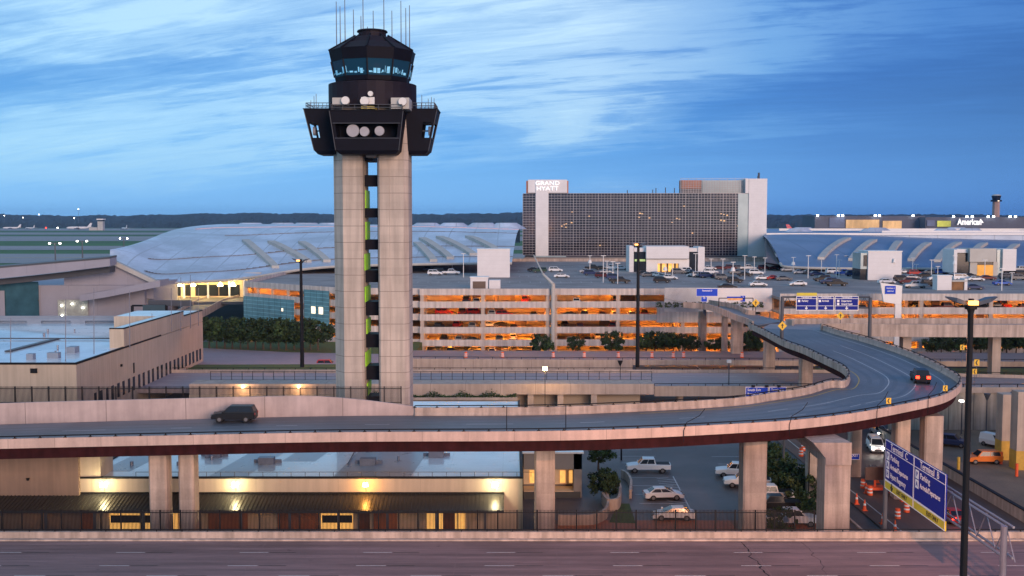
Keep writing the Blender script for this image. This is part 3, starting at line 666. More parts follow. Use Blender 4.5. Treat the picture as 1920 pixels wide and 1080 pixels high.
m.tube((P(520, 858, z=zr).x, 131, zp), (P(820, 858, z=zr).x, 131, zp), .09); m.tube((P(640, 890, z=zr).x, 121, zp), (P(660, 850, z=zr).x, 135, zp), .07)
m.build('roof_pipe', dkgrey, rf)
m = MB()
for k in range(30): x = xl + 6 + k * 1.55; m.tube((x, D0 + .35, zr), (x, D0 + .35, zr + .5), .03)
m.tube((xl + 6, D0 + .35, zr + .5), (xl + 6 + 29 * 1.55, D0 + .35, zr + .5), .03); m.build('roof_rail', dkgrey, lb)
# canopy
CF = 111.5
cz_t, cz_b = P(500, 926, d=D0).z, P(500, 958, d=CF).z
cx1 = P(945, 940, d=113).x
can = MB().loft([[(-80, D0 - .02, cz_t), (cx1, D0 - .02, cz_t), (cx1, CF, cz_b), (-80, CF, cz_b)][::1], [(-80, D0 - .02, cz_t - .12), (cx1, D0 - .02, cz_t - .12), (cx1, CF, cz_b - .25), (-80, CF, cz_b - .25)]]).build('canopy', dark_can, lb)
m = MB()
for k in range(180):
    x = cx1 - .05 - k * .42; m.loft([[(x - .03, D0 - .05, cz_t), (x + .03, D0 - .05, cz_t), (x + .03, CF, cz_b), (x - .03, CF, cz_b)], [(x - .03, D0 - .05, cz_t + .07), (x + .03, D0 - .05, cz_t + .07), (x + .03, CF, cz_b + .07), (x - .03, CF, cz_b + .07)]])
m.build('canopy_seam', dark_can, can)
m = MB(); m.box(-80, cx1, D0 - .06, D0, cz_t + .02, cz_t + .2); m.build('gutter', black, can)
for k in range(14):
    x = cx1 - 2 - k * 5.2; MB().box(x - .12, x + .12, CF + .2, CF + .44, -.1, cz_b - .2).build('canopy_post', dkgrey, can)
# openings below the canopy
def pxrect(name, px0, px1, py0, py1, d, mat, parent, th=.08, **k):
    a, b = P(px0, py0, d=d), P(px1, py1, d=d); return MB().box(a.x, b.x, d - th, d, b.z, a.z).build(name, mat, parent, **k)
for px0, px1, mt, nm in ((42, 68, E_win, 'lit_window'), (74, 98, glass, 'door'), (125, 175, M('red brick bay', (.28, .10, .05), .8, var=.2, scale=2), 'wall_bay'), (206, 285, E_win, 'lit_window'), (320, 334, E_win, 'lit_window'), (390, 465, bpy.data.materials['red brick bay'], 'wall_bay'), (520, 598, bpy.data.materials['red brick bay'], 'wall_bay'), (602, 662, E_win, 'lit_window'), (672, 693, M('brown door', (.12, .04, .02), .5, var=.1), 'door'), (700, 745, bpy.data.materials['red brick bay'], 'wall_bay'), (800, 830, E_win, 'lit_window'), (832, 852, bpy.data.materials['brown door'], 'door'), (853, 872, E_win, 'lit_window')):
    o = pxrect(nm, px0, px1, 957, 992, D0 - .02, mt, lb)
    if nm == 'lit_window' and px1 - px0 > 40: pxrect('window_screen', px0 + 2, px1 - 2, 966, 980, D0 - .12, glass, o, .04)
# canopy underside lamps
ul = MB()
for k in range(9): x = cx1 - 4 - k * 7.8; ul.box(x - .5, x + .5, CF + 2, CF + 2.2, cz_b + .12, cz_b + .18)
ul.build('soffit_lamp', E_or, can)
# wall lamps
for i, (px, lab, mt, c_, e) in enumerate(((193, 'leftmost lit wall lamp above the dark canopy', E_yel, (1, .85, .45), 260), (440, 'yellow lit wall lamp right of the paired ramp columns', E_yel, (1, .85, .45), 260), (685, 'deep orange lit wall lamp above the canopy', E_or, (1, .45, .08), 260), (928, 'pale lit wall lamp at the right end of the canopy', E_yel, (1, .85, .5), 260))):
    q = P(px, 908, d=D0 - .5)
    t = thing('wall_lamp', lab, 'lamp', (q.x, D0, q.z), 'lamps on the low building')
    m = MB(); m.box(q.x - .05, q.x + .05, D0 - .5, D0, q.z + .14, q.z + .2); m.box(q.x - .03, q.x + .03, D0 - .06, D0, q.z - .9, q.z + .2); m.build('bracket', dkgrey, t)
    m = MB(); m.cyl(q.x, q.y, q.z - .24, q.z + .18, .36, .26, 12); m.build('lamp_head', mt, t)
    ld = bpy.data.lights.new('lamp_light', 'POINT'); ld.energy = e; ld.color = c_; ld.shadow_soft_size = .2
    lo = bpy.data.objects.new('lamp_light', ld); col.objects.link(lo); lo.parent = t; lo.location = (0, -1.1, -.1)
# brown wall at far left under the ramp
t = thing('brown_wall', 'dim brown wall under the ramp at the far left with a small dark lamp', 'wall', (-62, 120, 0))
xw = P(147, 880, d=D0 - .4).x
MB().box(-95, xw, D0 - .4, 118.5, -.1, 8.6).build('wall', M('brown stucco', (.24, .17, .135), .85, var=.1, scale=.3, streak=.15), t)
MB().box(xw, xw + 2.2, D0 + .1, 119, 4.5, 8.6).build('wall', stucco, t)
q = P(53, 898, d=D0 - .5); MB().cyl(q.x, D0 - .6, q.z - .15, q.z + .1, .12, .2, 8).build('lamp_shade', black, t)
# dark block right of the low building with lit room
rb = thing('side_building', 'small dark flat roofed block with lit room beside the car lot', 'building', (5, 130, 0))
xa, xb2 = P(982, 900, d=128).x, P(1091, 900, d=128).x
zt2 = P(1000, 850, d=128).z
MB().box(xa, xb2, 128, 131, P(0, 880, d=128).z, zt2).build('wall', M('grey stucco', (.19, .18, .18), .8, var=.1, scale=.4), rb)
MB().box(xa, xb2, 131, 142, -.1, zt2).build('wall', bpy.data.materials['grey stucco'], rb)
MB().box(xa - .2, xb2 + .2, 127.8, 142.2, zt2, zt2 + .2).build('roof', roof_w, rb)
MB().box(xb2 - 1.0, xb2, 128, 131, -.1, zt2).build('wall', bpy.data.materials['grey stucco'], rb)
MB().box(xa, xb2 - 1, 130.6, 130.95, P(0, 918, d=128).z, P(0, 880, d=128).z).build('room_wall', warm_in, rb)
MB().box(xa, xb2 - 1, 128, 130.6, P(0, 936, d=128).z - .2, P(0, 918, d=128).z - .2).build('room_floor', warm_in, rb)
for px in (998, 1055, 1072): pxrect('lit_window', px - 5, px + 5, 882, 905, 130.55, E_win, rb)
pxrect('base_wall', 982, 1088, 922, 990, 127.9, M('dark slate', (.05, .055, .06), .8, var=.2), rb, .1)
ld = bpy.data.lights.new('room_light', 'POINT'); ld.energy = 140; ld.color = (1, .65, .25); lo = bpy.data.objects.new('room_light', ld); col.objects.link(lo); lo.parent = rb; lo.location = (P(1065, 890, d=129).x - 5, -1, zt2 - .8 )
# curved garden wall
def arcw(pts, h, lab, d=0):
    o = MB().wall(spline([P(a, b, z=0) for a, b in pts], 8), pf(h, .3)); return o.build('garden_wall', conc_p, label=lab, cat='wall')
arcw([(1046, 985), (1085, 985), (1115, 983), (1137, 970), (1140, 950), (1134, 938)], 1.2, 'curved pale garden wall beside the car lot, the lower sweeping one')
arcw([(1130, 945), (1140, 957), (1158, 955), (1163, 938), (1160, 925), (1150, 918)], 1.4, 'short U shaped pale garden wall beneath the dark tree')
arcw([(1182, 935), (1183, 915), (1176, 902), (1166, 896)], 1.1, 'thin curved kerb wall at the left edge of the car lot')
MB().prism([P(1142, 980, z=0).to_2d(), P(1192, 982, z=0).to_2d(), P(1180, 945, z=0).to_2d(), P(1160, 945, z=0).to_2d()], -.02, .06).build('lawn', grass, kind='stuff')
# large windowed building, left
WD = 160.0; zW = P(140, 680, d=WD).z
wx = P(143, 690, d=WD).x
wb = thing('office_block', 'long beige flat roofed block at left with a row of narrow dark windows', 'building', (wx - 20, 190, 0))
yend = 226
MB().box(wx - 110, wx, WD, yend, -.1, zW - .3).build('wall', stucco, wb)
rf = MB().box(wx - 109.7, wx - .3, WD + .3, yend - .3, zW - .29, zW - .2).build('roof', roof_w, wb)
m = MB(); m.box(wx - 110, wx + .05, WD - .06, WD + .3, zW - .3, zW); m.box(wx - .3, wx + .05, WD + .3, 199, zW - .3, zW); m.build('roof_edge', black, wb)
# raised part and far step
y1, y2 = 177, 199
zH = P(205, 617, d=y1 + 3).z
xh = P(205, 620, d=y1 + 3).x
MB().box(xh, wx, y1 + 3, 213, zW - .2, zH).build('penthouse', stucco, wb)
MB().box(xh + .3, wx - .3, y1 + 3.3, 212.7, zH + .002, zH + .05).build('penthouse_roof', roof_w, wb)
m = MB(); m.box(xh, wx + .04, y1 + 2.95, y1 + 3.3, zH, zH + .18); m.box(wx - .3, wx + .04, y1 + 3.3, 213, zH, zH + .18); m.build('penthouse_edge', black, wb)
MB().box(wx - 14, wx, 213, yend, zW - .2, zH - .9).build('penthouse', stucco, wb)
m = MB(); m.box(wx - .3, wx + .04, 213, yend, zH - .9, zH - .7); m.build('penthouse_edge', black, wb)
MB().box(wx - 13.7, wx - .3, 213.3, yend - .3, zH - .895, zH - .86).build('penthouse_roof', roof_w, wb)
dn, df = 165.5, 224.0
def wz(py, px): d_ = wx * 2000 / (px - 960) * .995; return d_, P(px, py, d=d_).z
(d1_, zn1), (_, zn0), (d2_, zf1), (_, zf0) = wz(716, 214), wz(741, 214), wz(655, 380), wz(677, 380)
wz1, wz0 = (zn1 + zf1) / 2, (zn0 + zf0) / 2
for k in range(12):
    for j in range(2):
        yy = 167.0 + k * 4.95 + j * 2.3
        MB().box(wx, wx + .06, yy - .5, yy + .5, wz0, wz1).build('window', glass, wb)
m = MB(); m.box(wx, wx + .07, 184, 184.6, 7.0, 8.8); m.build('window', glass, wb); MB().box(wx, wx + .3, 178, 178.3, 9.0, 9.4).build('wall_fixture', black, wb)
q = P(64, 695, d=WD); MB().box(q.x - .5, q.x + .5, WD - .2, WD, q.z - .35, q.z + .35).build('wall_fixture', black, wb)
m = MB(); zz = zW + .05
m.tube((wx - 60, 192, zz), (xh + 0, 192, zz), .12); 
a, b = P(14, 658, z=zW), P(108, 634, z=zW); m.loft([[(a.x - .5, a.y, zz - .2), (a.x + .5, a.y, zz - .2), (a.x + .5, a.y, zz), (a.x - .5, a.y, zz)], [(b.x - .5, b.y, zz - .2), (b.x + .5, b.y, zz - .2), (b.x + .5, b.y, zz), (b.x - .5, b.y, zz)]])
m.build('roof_duct', dkgrey, rf)
r = random.Random(32)
for k in range(14):
    x, y = wx - r.uniform(4, 40), r.uniform(164, 205)
    if x > xh - 1 and y > y1: continue
    if k % 3: MB().cyl(x, y, zW - .2, zW + r.uniform(.3, .7), r.uniform(.12, .3), None, 8).build('roof_vent', galv, rf)
    else: MB().box(x, x + r.uniform(1, 2.2), y, y + r.uniform(1, 2), zW - .2, zW + r.uniform(.5, 1.1)).build('roof_unit', grey_blue, rf)
# parapet with slots at the back of the roof
m = MB(); yb_ = 222; zt3 = P(100, 597, d=yb_).z
m.box(wx - 110, wx - .4, yb_, yb_ + .5, zt3 - .5, zt3)
for k in range(11): x = wx - 100 + k * 9.2; m.box(x, x + 3, yb_, yb_ + .5, zW - .2, zt3 - .5)
m.box(wx - 110, wx - .6, yb_ + 1.5, yb_ + 2, zW - .2, zW + 1.2); m.build('slotted_parapet', grey_blue, wb)
for px, y0_, y1_, d in ((20, 597, 680, 161), (123, 560, 678, 163), (176, 540, 655, 170), (243, 545, 635, 178), (339, 520, 610, 205), (357, 515, 608, 210), (321, 540, 608, 205), (372, 540, 608, 215), (285, 588, 615, 200)):
    a, b = P(px, y0_, d=d), P(px, y1_, d=d); MB().tube((b.x, d, min(b.z, zW)), (a.x, d, a.z), .07, .05).build('roof_mast', galv, wb)
# terminal wing left: lilac wall and curved roof band
tw = thing('terminal_wing', 'pale lilac terminal wing with curved overhanging roof at the left edge', 'building', (-125, 300, 0))
q = P(272, 600, d=300).x
MB().box(-230, q, 300, 330, -.1, P(100, 535, d=300).z).build('wall', lilac, tw)
pts = [(-40, 526, 506), (60, 516, 497.5), (140, 507, 490.5), (206, 499, 485)]
bot = [P(a, b, d=292) for a, b, c_ in pts]; top = [P(a, c_, d=292) for a, b, c_ in pts]
rings = [[b, t_, t_ + Vector((0, 5, .3)), b + Vector((0, 5, .3))] for b, t_ in zip(bot, top)]
MB().loft([[tuple(v) for v in r] for r in rings]).build('roof_band', lilac, tw)
m = MB(); m.loft([[tuple(t_ + Vector((0, -.1, 0))), tuple(t_ + Vector((0, -.1, .5))), tuple(t_ + Vector((0, 5.2, .8))), tuple(t_ + Vector((0, 5.2, .3)))] for t_ in top]); m.build('roof_edge', dkgrey, tw)
bot2 = [P(a, b + 1, d=296) for a, b, c_ in pts]; m = MB(); m.loft([[tuple(P(a, b, d=302)) for a, b in ((120, 512), (206, 488), (288, 527), (288, 560), (120, 560))], [tuple(P(a, b, d=302) + Vector((0, 3, 0))) for a, b in ((120, 512), (206, 488), (288, 527), (288, 560), (120, 560))]]); m.build('gable_wall', lilac, tw); m = MB(); m.loft([[tuple(P(a, b, d=300) + Vector((0, dy, 0))) for a, b in ((204, 484), (292, 526), (288, 533), (206, 494))] for dy in (0, 2)]); m.build('gable_edge', metal_w, tw)
MB().loft([[tuple(b_), tuple(b_ + Vector((0, 0, -1.6))), tuple(b_ + Vector((0, 3.9, -1.6))), tuple(b_ + Vector((0, 3.9, 0)))] for b_ in bot2]).build('clerestory', dkgrey, tw)
pxrect('glass_panel', -60, 74, 528, 597, 299.6, teal_glass, tw); pxrect('wall_panel', -60, 10, 545, 600, 299.2, lilac, tw)
pxrect('loading_bay', 108, 166, 562, 600, 299.7, M('bay wall', (.30, .32, .30), .8, var=.3, scale=.4), tw)
for px, py in ((115, 573), (135, 570), (155, 577), (116, 592)): 
    q = P(px, py, d=299); MB().box(q.x - .2, q.x + .2, 298.9, 299.3, q.z - .18, q.z + .18).build('bay_lamp', E_white, tw)
# lower side canopy of the wing running to the arrivals hall
m = MB(); pp = [(150, 553), (200, 545), (260, 533), (300, 525)]
A_ = [P(a, b, d=292) for a, b in pp]
m.loft([[tuple(p), tuple(p + Vector((0, 0, -1.8))), tuple(p + Vector((0, 7.5, -1.8))), tuple(p + Vector((0, 7.5, 0)))] for p in A_]); m.build('side_canopy', lilac, tw)
# ================================================================ TERMINAL ROOF (left, silver shell)
def shell(name, label, eave, ridge, back, mat, n=10, bulge=3.0):
    E, Rr, B = spline(eave, n), spline(ridge, n), spline(back, n)
    t = thing(name, label, 'terminal', (E[len(E) // 2].x, E[len(E) // 2].y, 0)); m = MB(); rows = []
    K = 12
    for e, r_, b in zip(E, Rr, B):
        rows.append([e.lerp(r_, k / K) + Vector((0, 0, bulge * math.sin(math.pi * k / K))) for k in range(K + 1)] + [r_.lerp(b, k / 4) for k in range(1, 5)])
    w_ = len(rows[0]); m.add([p for row in rows for p in row], [(i * w_ + j, (i + 1) * w_ + j, (i + 1) * w_ + j + 1, i * w_ + j + 1) for i in range(len(rows) - 1) for j in range(w_ - 1)])
    m.build('roof', mat, t, smooth=True)
    m = MB()
    for a, b in zip(E, E[1:]): m.tube(a + Vector((0, -.2, -.3)), b + Vector((0, -.2, -.3)), .45)
    m.build('fascia', metal_w, t)
    def at(u_, v_):
        t_ = min(.9999, max(0, u_)) * (len(E) - 1); i = int(t_); f_ = t_ - i; return E[i].lerp(E[i + 1], f_).lerp(Rr[i].lerp(Rr[i + 1], f_), v_) + Vector((0, 0, bulge * math.sin(math.pi * v_)))
    return t, at, rows
eave = [P(206, 486, d=345), P(243, 506, d=335), P(290, 528, d=328), P(380, 526, d=330), P(460, 520, d=336), P(600, 500, d=350), P(780, 494, d=352), P(960, 492, d=352)]
ridge = [P(208, 484, d=348), P(262, 456, d=378), P(330, 430, d=420), P(400, 421, d=440), P(480, 420, d=445), P(620, 421, d=445), P(780, 422, d=445), P(975, 429, d=445)]
back = [P(209, 485, d=350), P(240, 480, d=430), P(300, 470, d=490), P(400, 460, d=520), P(480, 455, d=520), P(620, 455, d=520), P(780, 455, d=520), P(975, 455, d=520)]
tl, at, rows = shell('terminal_roof_building', 'large silver terminal with swooping curved roof behind the control tower', eave, ridge, back, metal_roof)
# seams across the shell, long pink ridge strip and walkways
def strip_on(rows, j, w_, mat, name, t, i0=0, i1=None, lift=.12):
    pts = [r[j] for r in rows][i0:i1]; m = MB()
    for a, b in zip(pts, pts[1:]): m.obox(a, b, w_, min(a.z, b.z) - .1, max(a.z, b.z) + lift)
    m.build(name, mat, t)
strip_on(rows, 7, .5, dkgrey, 'roof_gutter', tl, 34); strip_on(rows, 3, .4, dkgrey, 'roof_gutter', tl, 16); strip_on(rows, 10, 1.2, M('pink roof edge', (.6, .4, .42), .6, var=.1), 'roof_walkway', tl, 26); strip_on(rows, 1, .4, dkgrey, 'roof_gutter', tl, 16)
def surf(at_, px, py):
    best = min(((proj(at_(u / 120, v / 60))[0] - px) ** 2 + (proj(at_(u / 120, v / 60))[1] - py) ** 2, u, v) for u in range(121) for v in range(61)); return best[1] / 120, best[2] / 60
def slab(at_, a, b, wpx, mat, name, t, lift=1.1):
    """walkway slab lying up the roof slope from pixel a (eave end) to b (upper end)"""
    rings = []; (u0, v0), (u1, v1) = surf(at_, *a), surf(at_, *b)
    for k in range(6):
        f = k / 5; p = at_(u0 + (u1 - u0) * f, v0 + (v1 - v0) * f); s = wpx * p.y / F / 2; h = lift * (1 if 0 < k < 5 else .8)
        rings.append([(p.x - s, p.y, p.z + h), (p.x + s, p.y, p.z + h), (p.x + s, p.y, p.z - .5), (p.x - s, p.y, p.z - .5)])
    return MB().loft(rings).build(name, mat, t)
for a, b in (((520, 503), (460, 453)), ((573, 492), (512, 456)), ((618, 492), (563, 455)), ((812, 490), (785, 458)), ((846, 486), (788, 450)), ((888, 480), (826, 446)), ((926, 470), (882, 446))):
    slab(at, a, b, 14, metal_w, 'roof_walkway', tl)
# dark lumps on the ridge: bright skylight scallops
for px in (470, 530, 575, 620, 800, 850, 905, 950):
    q = P(px, 420, d=448); MB().cyl(q.x, 448, q.z - 2, q.z + .5, 6, 3, 14, 1.4, .7).build('skylight', metal_roof, tl)
# lit arrivals hall under the eave
ah = thing('arrivals_hall', 'warmly lit entrance front under the curved terminal roof', 'building', (P(370, 540, d=338).x, 340, 0))
x0, x1 = P(292, 540, d=338).x, P(462, 540, d=338).x
zf = P(370, 556, d=338).z; zt4 = P(370, 524, d=338).z
MB().box(x0 - 8, x1 + 4, 341, 342, zf - 2, zt4 + 2).build('wall', warm_in, ah)
MB().box(x0 - 20, x1 + 14, 322, 341, zf - 1.2, zf - .4).build('forecourt', asph, ah)
for px in (309, 337, 362, 413, 437):
    q = P(px, 533, d=334); MB().cyl(q.x, 334, q.z - .5, q.z + .6, .9, .2, 12).build('hanging_lamp', E_yel, ah)
for px, w_ in ((312, 3), (330, 3), (378, 4), (398, 4), (420, 3), (438, 4), (352, 2)):
    q = P(px, 548, d=340.9); MB().box(q.x - w_ / 2, q.x + w_ / 2, 340.8, 340.95, zf, zf + 3.6).build('doorway', glass, ah)
for px in (300, 345, 390, 430, 458):
    q = P(px, 548, d=336); MB().box(q.x - .25, q.x + .25, 335.8, 336.3, zf - .4, zt4 + 1).build('column', white_s, ah)
for px in (330, 380, 430):
    ld = bpy.data.lights.new('hall_light', 'POINT'); ld.energy = 2600; ld.color = (1, .62, .2); ld.shadow_soft_size = .6; lo = bpy.data.objects.new('hall_light', ld); col.objects.link(lo); lo.parent = ah; q = P(px, 532, d=336); lo.location = Vector((q.x, 336, q.z)) - Vector(ah.location)
# curved approach ramp to the hall
t = thing('approach_ramp', 'curved concrete approach ramp rising to the arrivals hall at left', 'overpass', (-70, 260, 0))
ca = spline([P(455, 556, z=zf - .5), P(420, 566, z=zf - .8), P(385, 584, z=zf - 1.6), P(350, 600, z=zf - 2.2), P(300, 622, z=zf - 3)], 6)
cb = spline([P(400, 556, z=zf - .5), P(375, 564, z=zf - .8), P(345, 580, z=zf - 1.6), P(310, 600, z=zf - 2.2), P(250, 622, z=zf - 3)], 6)
MB().ribbon(ca, cb, 0, .8).build('deck', asph, t); MB().wall(ca, pf(.9, .4, -1.2)).build('parapet', conc_p, t); MB().wall(cb, pf(.9, .4, -.6)).build('parapet', conc_p, t)
t = thing('sign_gantry', 'dark overhead sign gantry seen from behind near the approach ramp at left', 'sign', (P(290, 580, d=262).x, 262, 0))
m = MB(); a, b = P(248, 573, d=262), P(312, 573, d=262); zb = 0
for x in (a.x, b.x): m.tube((x, 262, 0), (x, 262, a.z), .35)
for dz in (0, -2.2): m.tube((a.x, 262, a.z + dz), (b.x, 262, a.z + dz), .25)
m.build('frame', black, t); 
pxrect('sign_panel', 268, 310, 572, 590, 261.6, M('sign back', (.05, .09, .11), .6, var=.1), t, .2)
q = P(310, 590, d=262); pxrect('sign_panel', 278, 360, 563, 574, 268, dkgrey, t, .2)
# ================================================================ PARKING GARAGES
ZT = 16.6; FL = [12.4, 9.25, 6.1, 2.95, -.1]      # top of parapet, floor levels
def garage(name, label, x0, x1, y, depth, back_y, cols, skip=(), gap_low=0):
    t = thing(name, label, 'parking garage', ((x0 + x1) / 2, y, 0))
    MB().box(x0, x1, y + .5, back_y, 15.1, 15.7).build('roof_deck', deck_m, t)
    MB().box(x0, x1, y, y + .45, 15.0, ZT).build('spandrel', spand, t)
    for k, f in enumerate(FL[:-1]):
        MB().box(x0, x1, y, y + .45, f - .55, f + 1.05).build('spandrel', spand, t)
        MB().box(x0, x1, y + .5, y + depth, f - .5, f - .1).build('floor_slab', conc, t)
    MB().box(x0, x1, y, y + .45, -.1, .85).build('spandrel', spand, t)
    MB().box(x0, x1, y + depth, y + depth + .4, -.1, 15.0).build('back_wall', warm_in, t)
    for x in cols:
        MB().box(x - .45, x + .45, y + .05, y + .95, -.1, 15).build('column', conc, t)
        MB().box(x - .45, x + .45, y + depth * .5, y + depth * .5 + .9, -.1, 15).build('column', conc, t)
    r = random.Random(int(x0 * 10))
    for k, f in enumerate(FL):
        ct = (15.05 if k == 0 else FL[k - 1] - .55)
        m = MB(); x = x0 + 2
        while x < x1 - 2:
            l = r.uniform(1.4, 1.8)
            if r.random() > .25: m.box(x, x + l, y + 5.2, y + 5.5, ct - .22, ct - .08); m.box(x + 2, x + 2 + l, y + 12.2, y + 12.5, ct - .22, ct - .08)
            x += r.choice((4.0, 4.0, 6.0, 9.0))
        m.build('ceiling_lamp', E_gar, t)
        x = x0 + 1.5
        while x < x1 - 3:
            if r.random() > .6: MB().box(x, x + r.uniform(1, 4), y + depth * .7, y + depth * .7 + .3, f - .1, ct - .5).build('partition', M_part, t)
            x += 5.5
    return t
E_gar = M('garage sodium lamp', (1, .32, .03), emit=130, var=0)
M_part = M('garage inner wall', (.14, .10, .08), .9, var=.2)
GY = 261.0
gx0, gx1, gx2 = P(787, 600, d=GY).x, P(1037, 600, d=GY).x, 61.0
g1 = garage('parking_garage', 'open sided parking garage with orange lit levels, between the control tower and the drain pipe', gx0, gx1, GY, 19, 445, [gx0 + .6, gx0 + 15.5, gx0 + 31.5])
g2 = garage('parking_garage', 'open sided parking garage with orange lit levels right of the drain pipe', gx1 + .02, gx2, GY + .6, 19, 445, [gx1 + .6, gx1 + 16, gx1 + 32])
GY3 = 244.0
g3 = garage('parking_garage', 'right hand parking garage with a single orange lit level showing above the straight ramp', gx2 + .5, 190, GY3, 19, 445, [gx2 + 1, gx2 + 17, gx2 + 33, gx2 + 49, gx2 + 65, gx2 + 81, gx2 + 97, gx2 + 113])
# solid bay in the second garage beside the ramp
a, b = P(1232, 570, d=GY), P(1300, 605, d=GY)
MB().box(a.x, b.x + 12, GY + .2, GY + .58, b.z, a.z).build('solid_panel', spand, g2)
# glazed left wing with slanted front
gw = thing('garage_wing', 'angled left wing of the garage with teal glass screens over its levels', 'parking garage', (-60, 275, 0))
wa, wb_ = P(461, 560, d=292), P(640, 560, d=266)
ax, bx, cx = Vector((wa.x, 292)), Vector((wb_.x, 265)), Vector((gx0, 262.5))
line = [ax, bx, cx]
def wpoly(h0, h1, off=0, w_=.45):
    m = MB()
    for p, q in zip(line, line[1:]):
        n_ = Vector(((q - p).y, -(q - p).x)).normalized() * off; m.obox(p + n_, q + n_, w_, h0, h1)
    return m
MB().prism([(ax.x, ax.y + .3), (bx.x, bx.y + .3), (cx.x, cx.y + .3), (cx.x, 445), (ax.x - 6, 445)], 15.1, 15.7).build('roof_deck', deck_m, gw)
wpoly(15.0, ZT).build('spandrel', spand, gw)
for f in FL[:-1]: wpoly(f - .55, f + 1.05).build('spandrel', spand, gw); MB().prism([(ax.x, ax.y + .5), (bx.x, bx.y + .5), (cx.x, cx.y + .5), (cx.x, 290), (ax.x, 300)], f - .5, f - .1).build('floor_slab', conc, gw)
MB().prism([(ax.x + .1, 300), (cx.x, 290), (cx.x, 290.5), (ax.x + .1, 300.5)], -.1, 15).build('back_wall', warm_in, gw)
MB().box(ax.x - .4, ax.x, ax.y, 445, -.1, ZT).build('side_wall', spand, gw)
for t_ in (0.01, .14, .3, .47, .62, .8, .97):
    q = ax.lerp(bx, t_); MB().box(q.x - .35, q.x + .35, q.y, q.y + .8, -.1, 15).build('column', conc, gw)
for k, f in enumerate(FL):
    ct = (15.05 if k == 0 else FL[k - 1] - .55); m = MB()
    for j in range(7): q = ax.lerp(bx, .05 + j * .14); m.box(q.x, q.x + 1.6, q.y + 5, q.y + 5.3, ct - .2, ct - .08)
    for j in range(3): q = bx.lerp(cx, .05 + j * .3); m.box(q.x, q.x + 1.6, q.y + 5, q.y + 5.3, ct - .2, ct - .08)
    m.build('ceiling_lamp', E_gar, gw)
teal = M('teal screen glass', (.13, .30, .36), .15, var=.2, scale=.4, metal=.1, joints=(('Z', 1.05, .12, 1.9), ('X', 1.9, .08, .4)))
def screen(px0, px1, z0, z1):
    def atx(px):
        best = min((abs(proj((ax.lerp(bx, k / 200).x, ax.lerp(bx, k / 200).y, 10))[0] - px), k) for k in range(201)); return ax.lerp(bx, best[1] / 200)
    p, q = atx(px0), atx(px1); n_ = Vector(((q - p).y, -(q - p).x)).normalized() * .7
    MB().obox(p + n_, q + n_, .12, z0, z1).build('glass_screen', teal, gw)
screen(461, 533, 2.0, 12.6); screen(575, 622, 6.6, 15.6)
screen(533, 556, 4.2, 12.6)
def litpane(px, w_, z0, z1):
    best = min((abs(proj((ax.lerp(bx, k / 200).x, ax.lerp(bx, k / 200).y, 10))[0] - px), k) for k in range(201)); p = ax.lerp(bx, best[1] / 200); q = ax.lerp(bx, min(1, best[1] / 200 + w_ / 40)); n_ = Vector(((q - p).y, -(q - p).x)).normalized() * .82
    MB().obox(p + n_, q + n_, .08, z0, z1).build('lit_window', E_winw, gw)
litpane(589, 1.6, 9.6, 11.4); litpane(603, 1.6, 9.6, 11.4); litpane(513, 2.4, 4.6, 6.2); litpane(533, .6, 9.4, 10.2)
# drain pipe column between the two garages
q = P(1037, 560, d=260)
t = thing('drain_column', 'tall white rounded service column standing between the two open garages', 'column', (q.x, 260, 0))
m = MB(); m.cyl(q.x, 260, -.1, P(1037, 532, d=260).z, .55, .5, 14); m.build('shaft', metal_w, t); m = MB(); m.tube((q.x, 260, P(1037, 533, d=260).z), (q.x - 2.4, 262, P(1037, 515, d=260).z), .45, .3, 10); m.tube((q.x - 2.4, 262, P(1037, 515, d=260).z), (q.x - 4.6, 268, P(1010, 478, d=268).z), .2, .12, 8); m.build('top', metal_w, t)
# blocks standing on the roof deck
ZD = 15.7
def rblock(label, px0, px1, ytop, ybot, depth, mat=white_w, name='stair_block', extra=None):
    p = P(px0, ybot, z=ZD); q = P(px1, ybot, d=p.y); tt = P(px0, ytop, d=p.y).z
    t = thing(name, label, 'stair tower', ((p.x + q.x) / 2, p.y, ZD))
    MB().box(p.x, q.x, p.y, p.y + depth, ZD - .05, tt).build('wall', mat, t)
    MB().box(p.x - .15, q.x + .15, p.y - .15, p.y + depth + .15, tt, tt + .25).build('roof', white_s, t)
    return t, p, q, tt
t, p, q, tt = rblock('plain white stair block on the garage roof right of the control tower', 895, 956, 468, 520, 9)
t, p, q, tt = rblock('low white kiosk with open front on the garage roof near the tower', 882, 915, 521, 541, 4, name='kiosk'); 
MB().box(p.x + .6, q.x - .6, p.y - .03, p.y, ZD, tt - .9).build('opening', M_part, t)
MB().box(q.x + .3, q.x + 3.2, p.y, p.y + 3, ZD - .05, tt - .6).build('side_room', white_w, t)
# large stair pavilion with glass towers in front of the hotel
p = P(1182, 510, z=ZD); D5 = p.y
t = thing('roof_pavilion', 'wide white pavilion with lit doorway on the garage roof before the hotel', 'pavilion', (P(1250, 510, d=D5).x, D5, ZD))
def rb_(name, px0, px1, y0, y1, mat, parent, dy=0, th=10):
    a, b = P(px0, y0, d=D5 + dy), P(px1, y1, d=D5 + dy); return MB().box(a.x, b.x, D5 + dy, D5 + dy + th, b.z, a.z).build(name, mat, parent)
rb_('end_wall', 1180, 1188, 461, 511, white_w, t, 0, 10); rb_('end_wall', 1309, 1321, 463, 510, white_w, t, 0, 10)
rb_('glass_flank', 1189, 1211, 473, 511, glass, t, .6, 8); rb_('glass_flank', 1293, 1308, 473, 511, glass, t, .6, 8)
rb_('flank_top', 1189, 1211, 465, 472, white_w, t, .5, 8); rb_('flank_top', 1292.5, 1308, 465, 472, white_w, t, .5, 8)
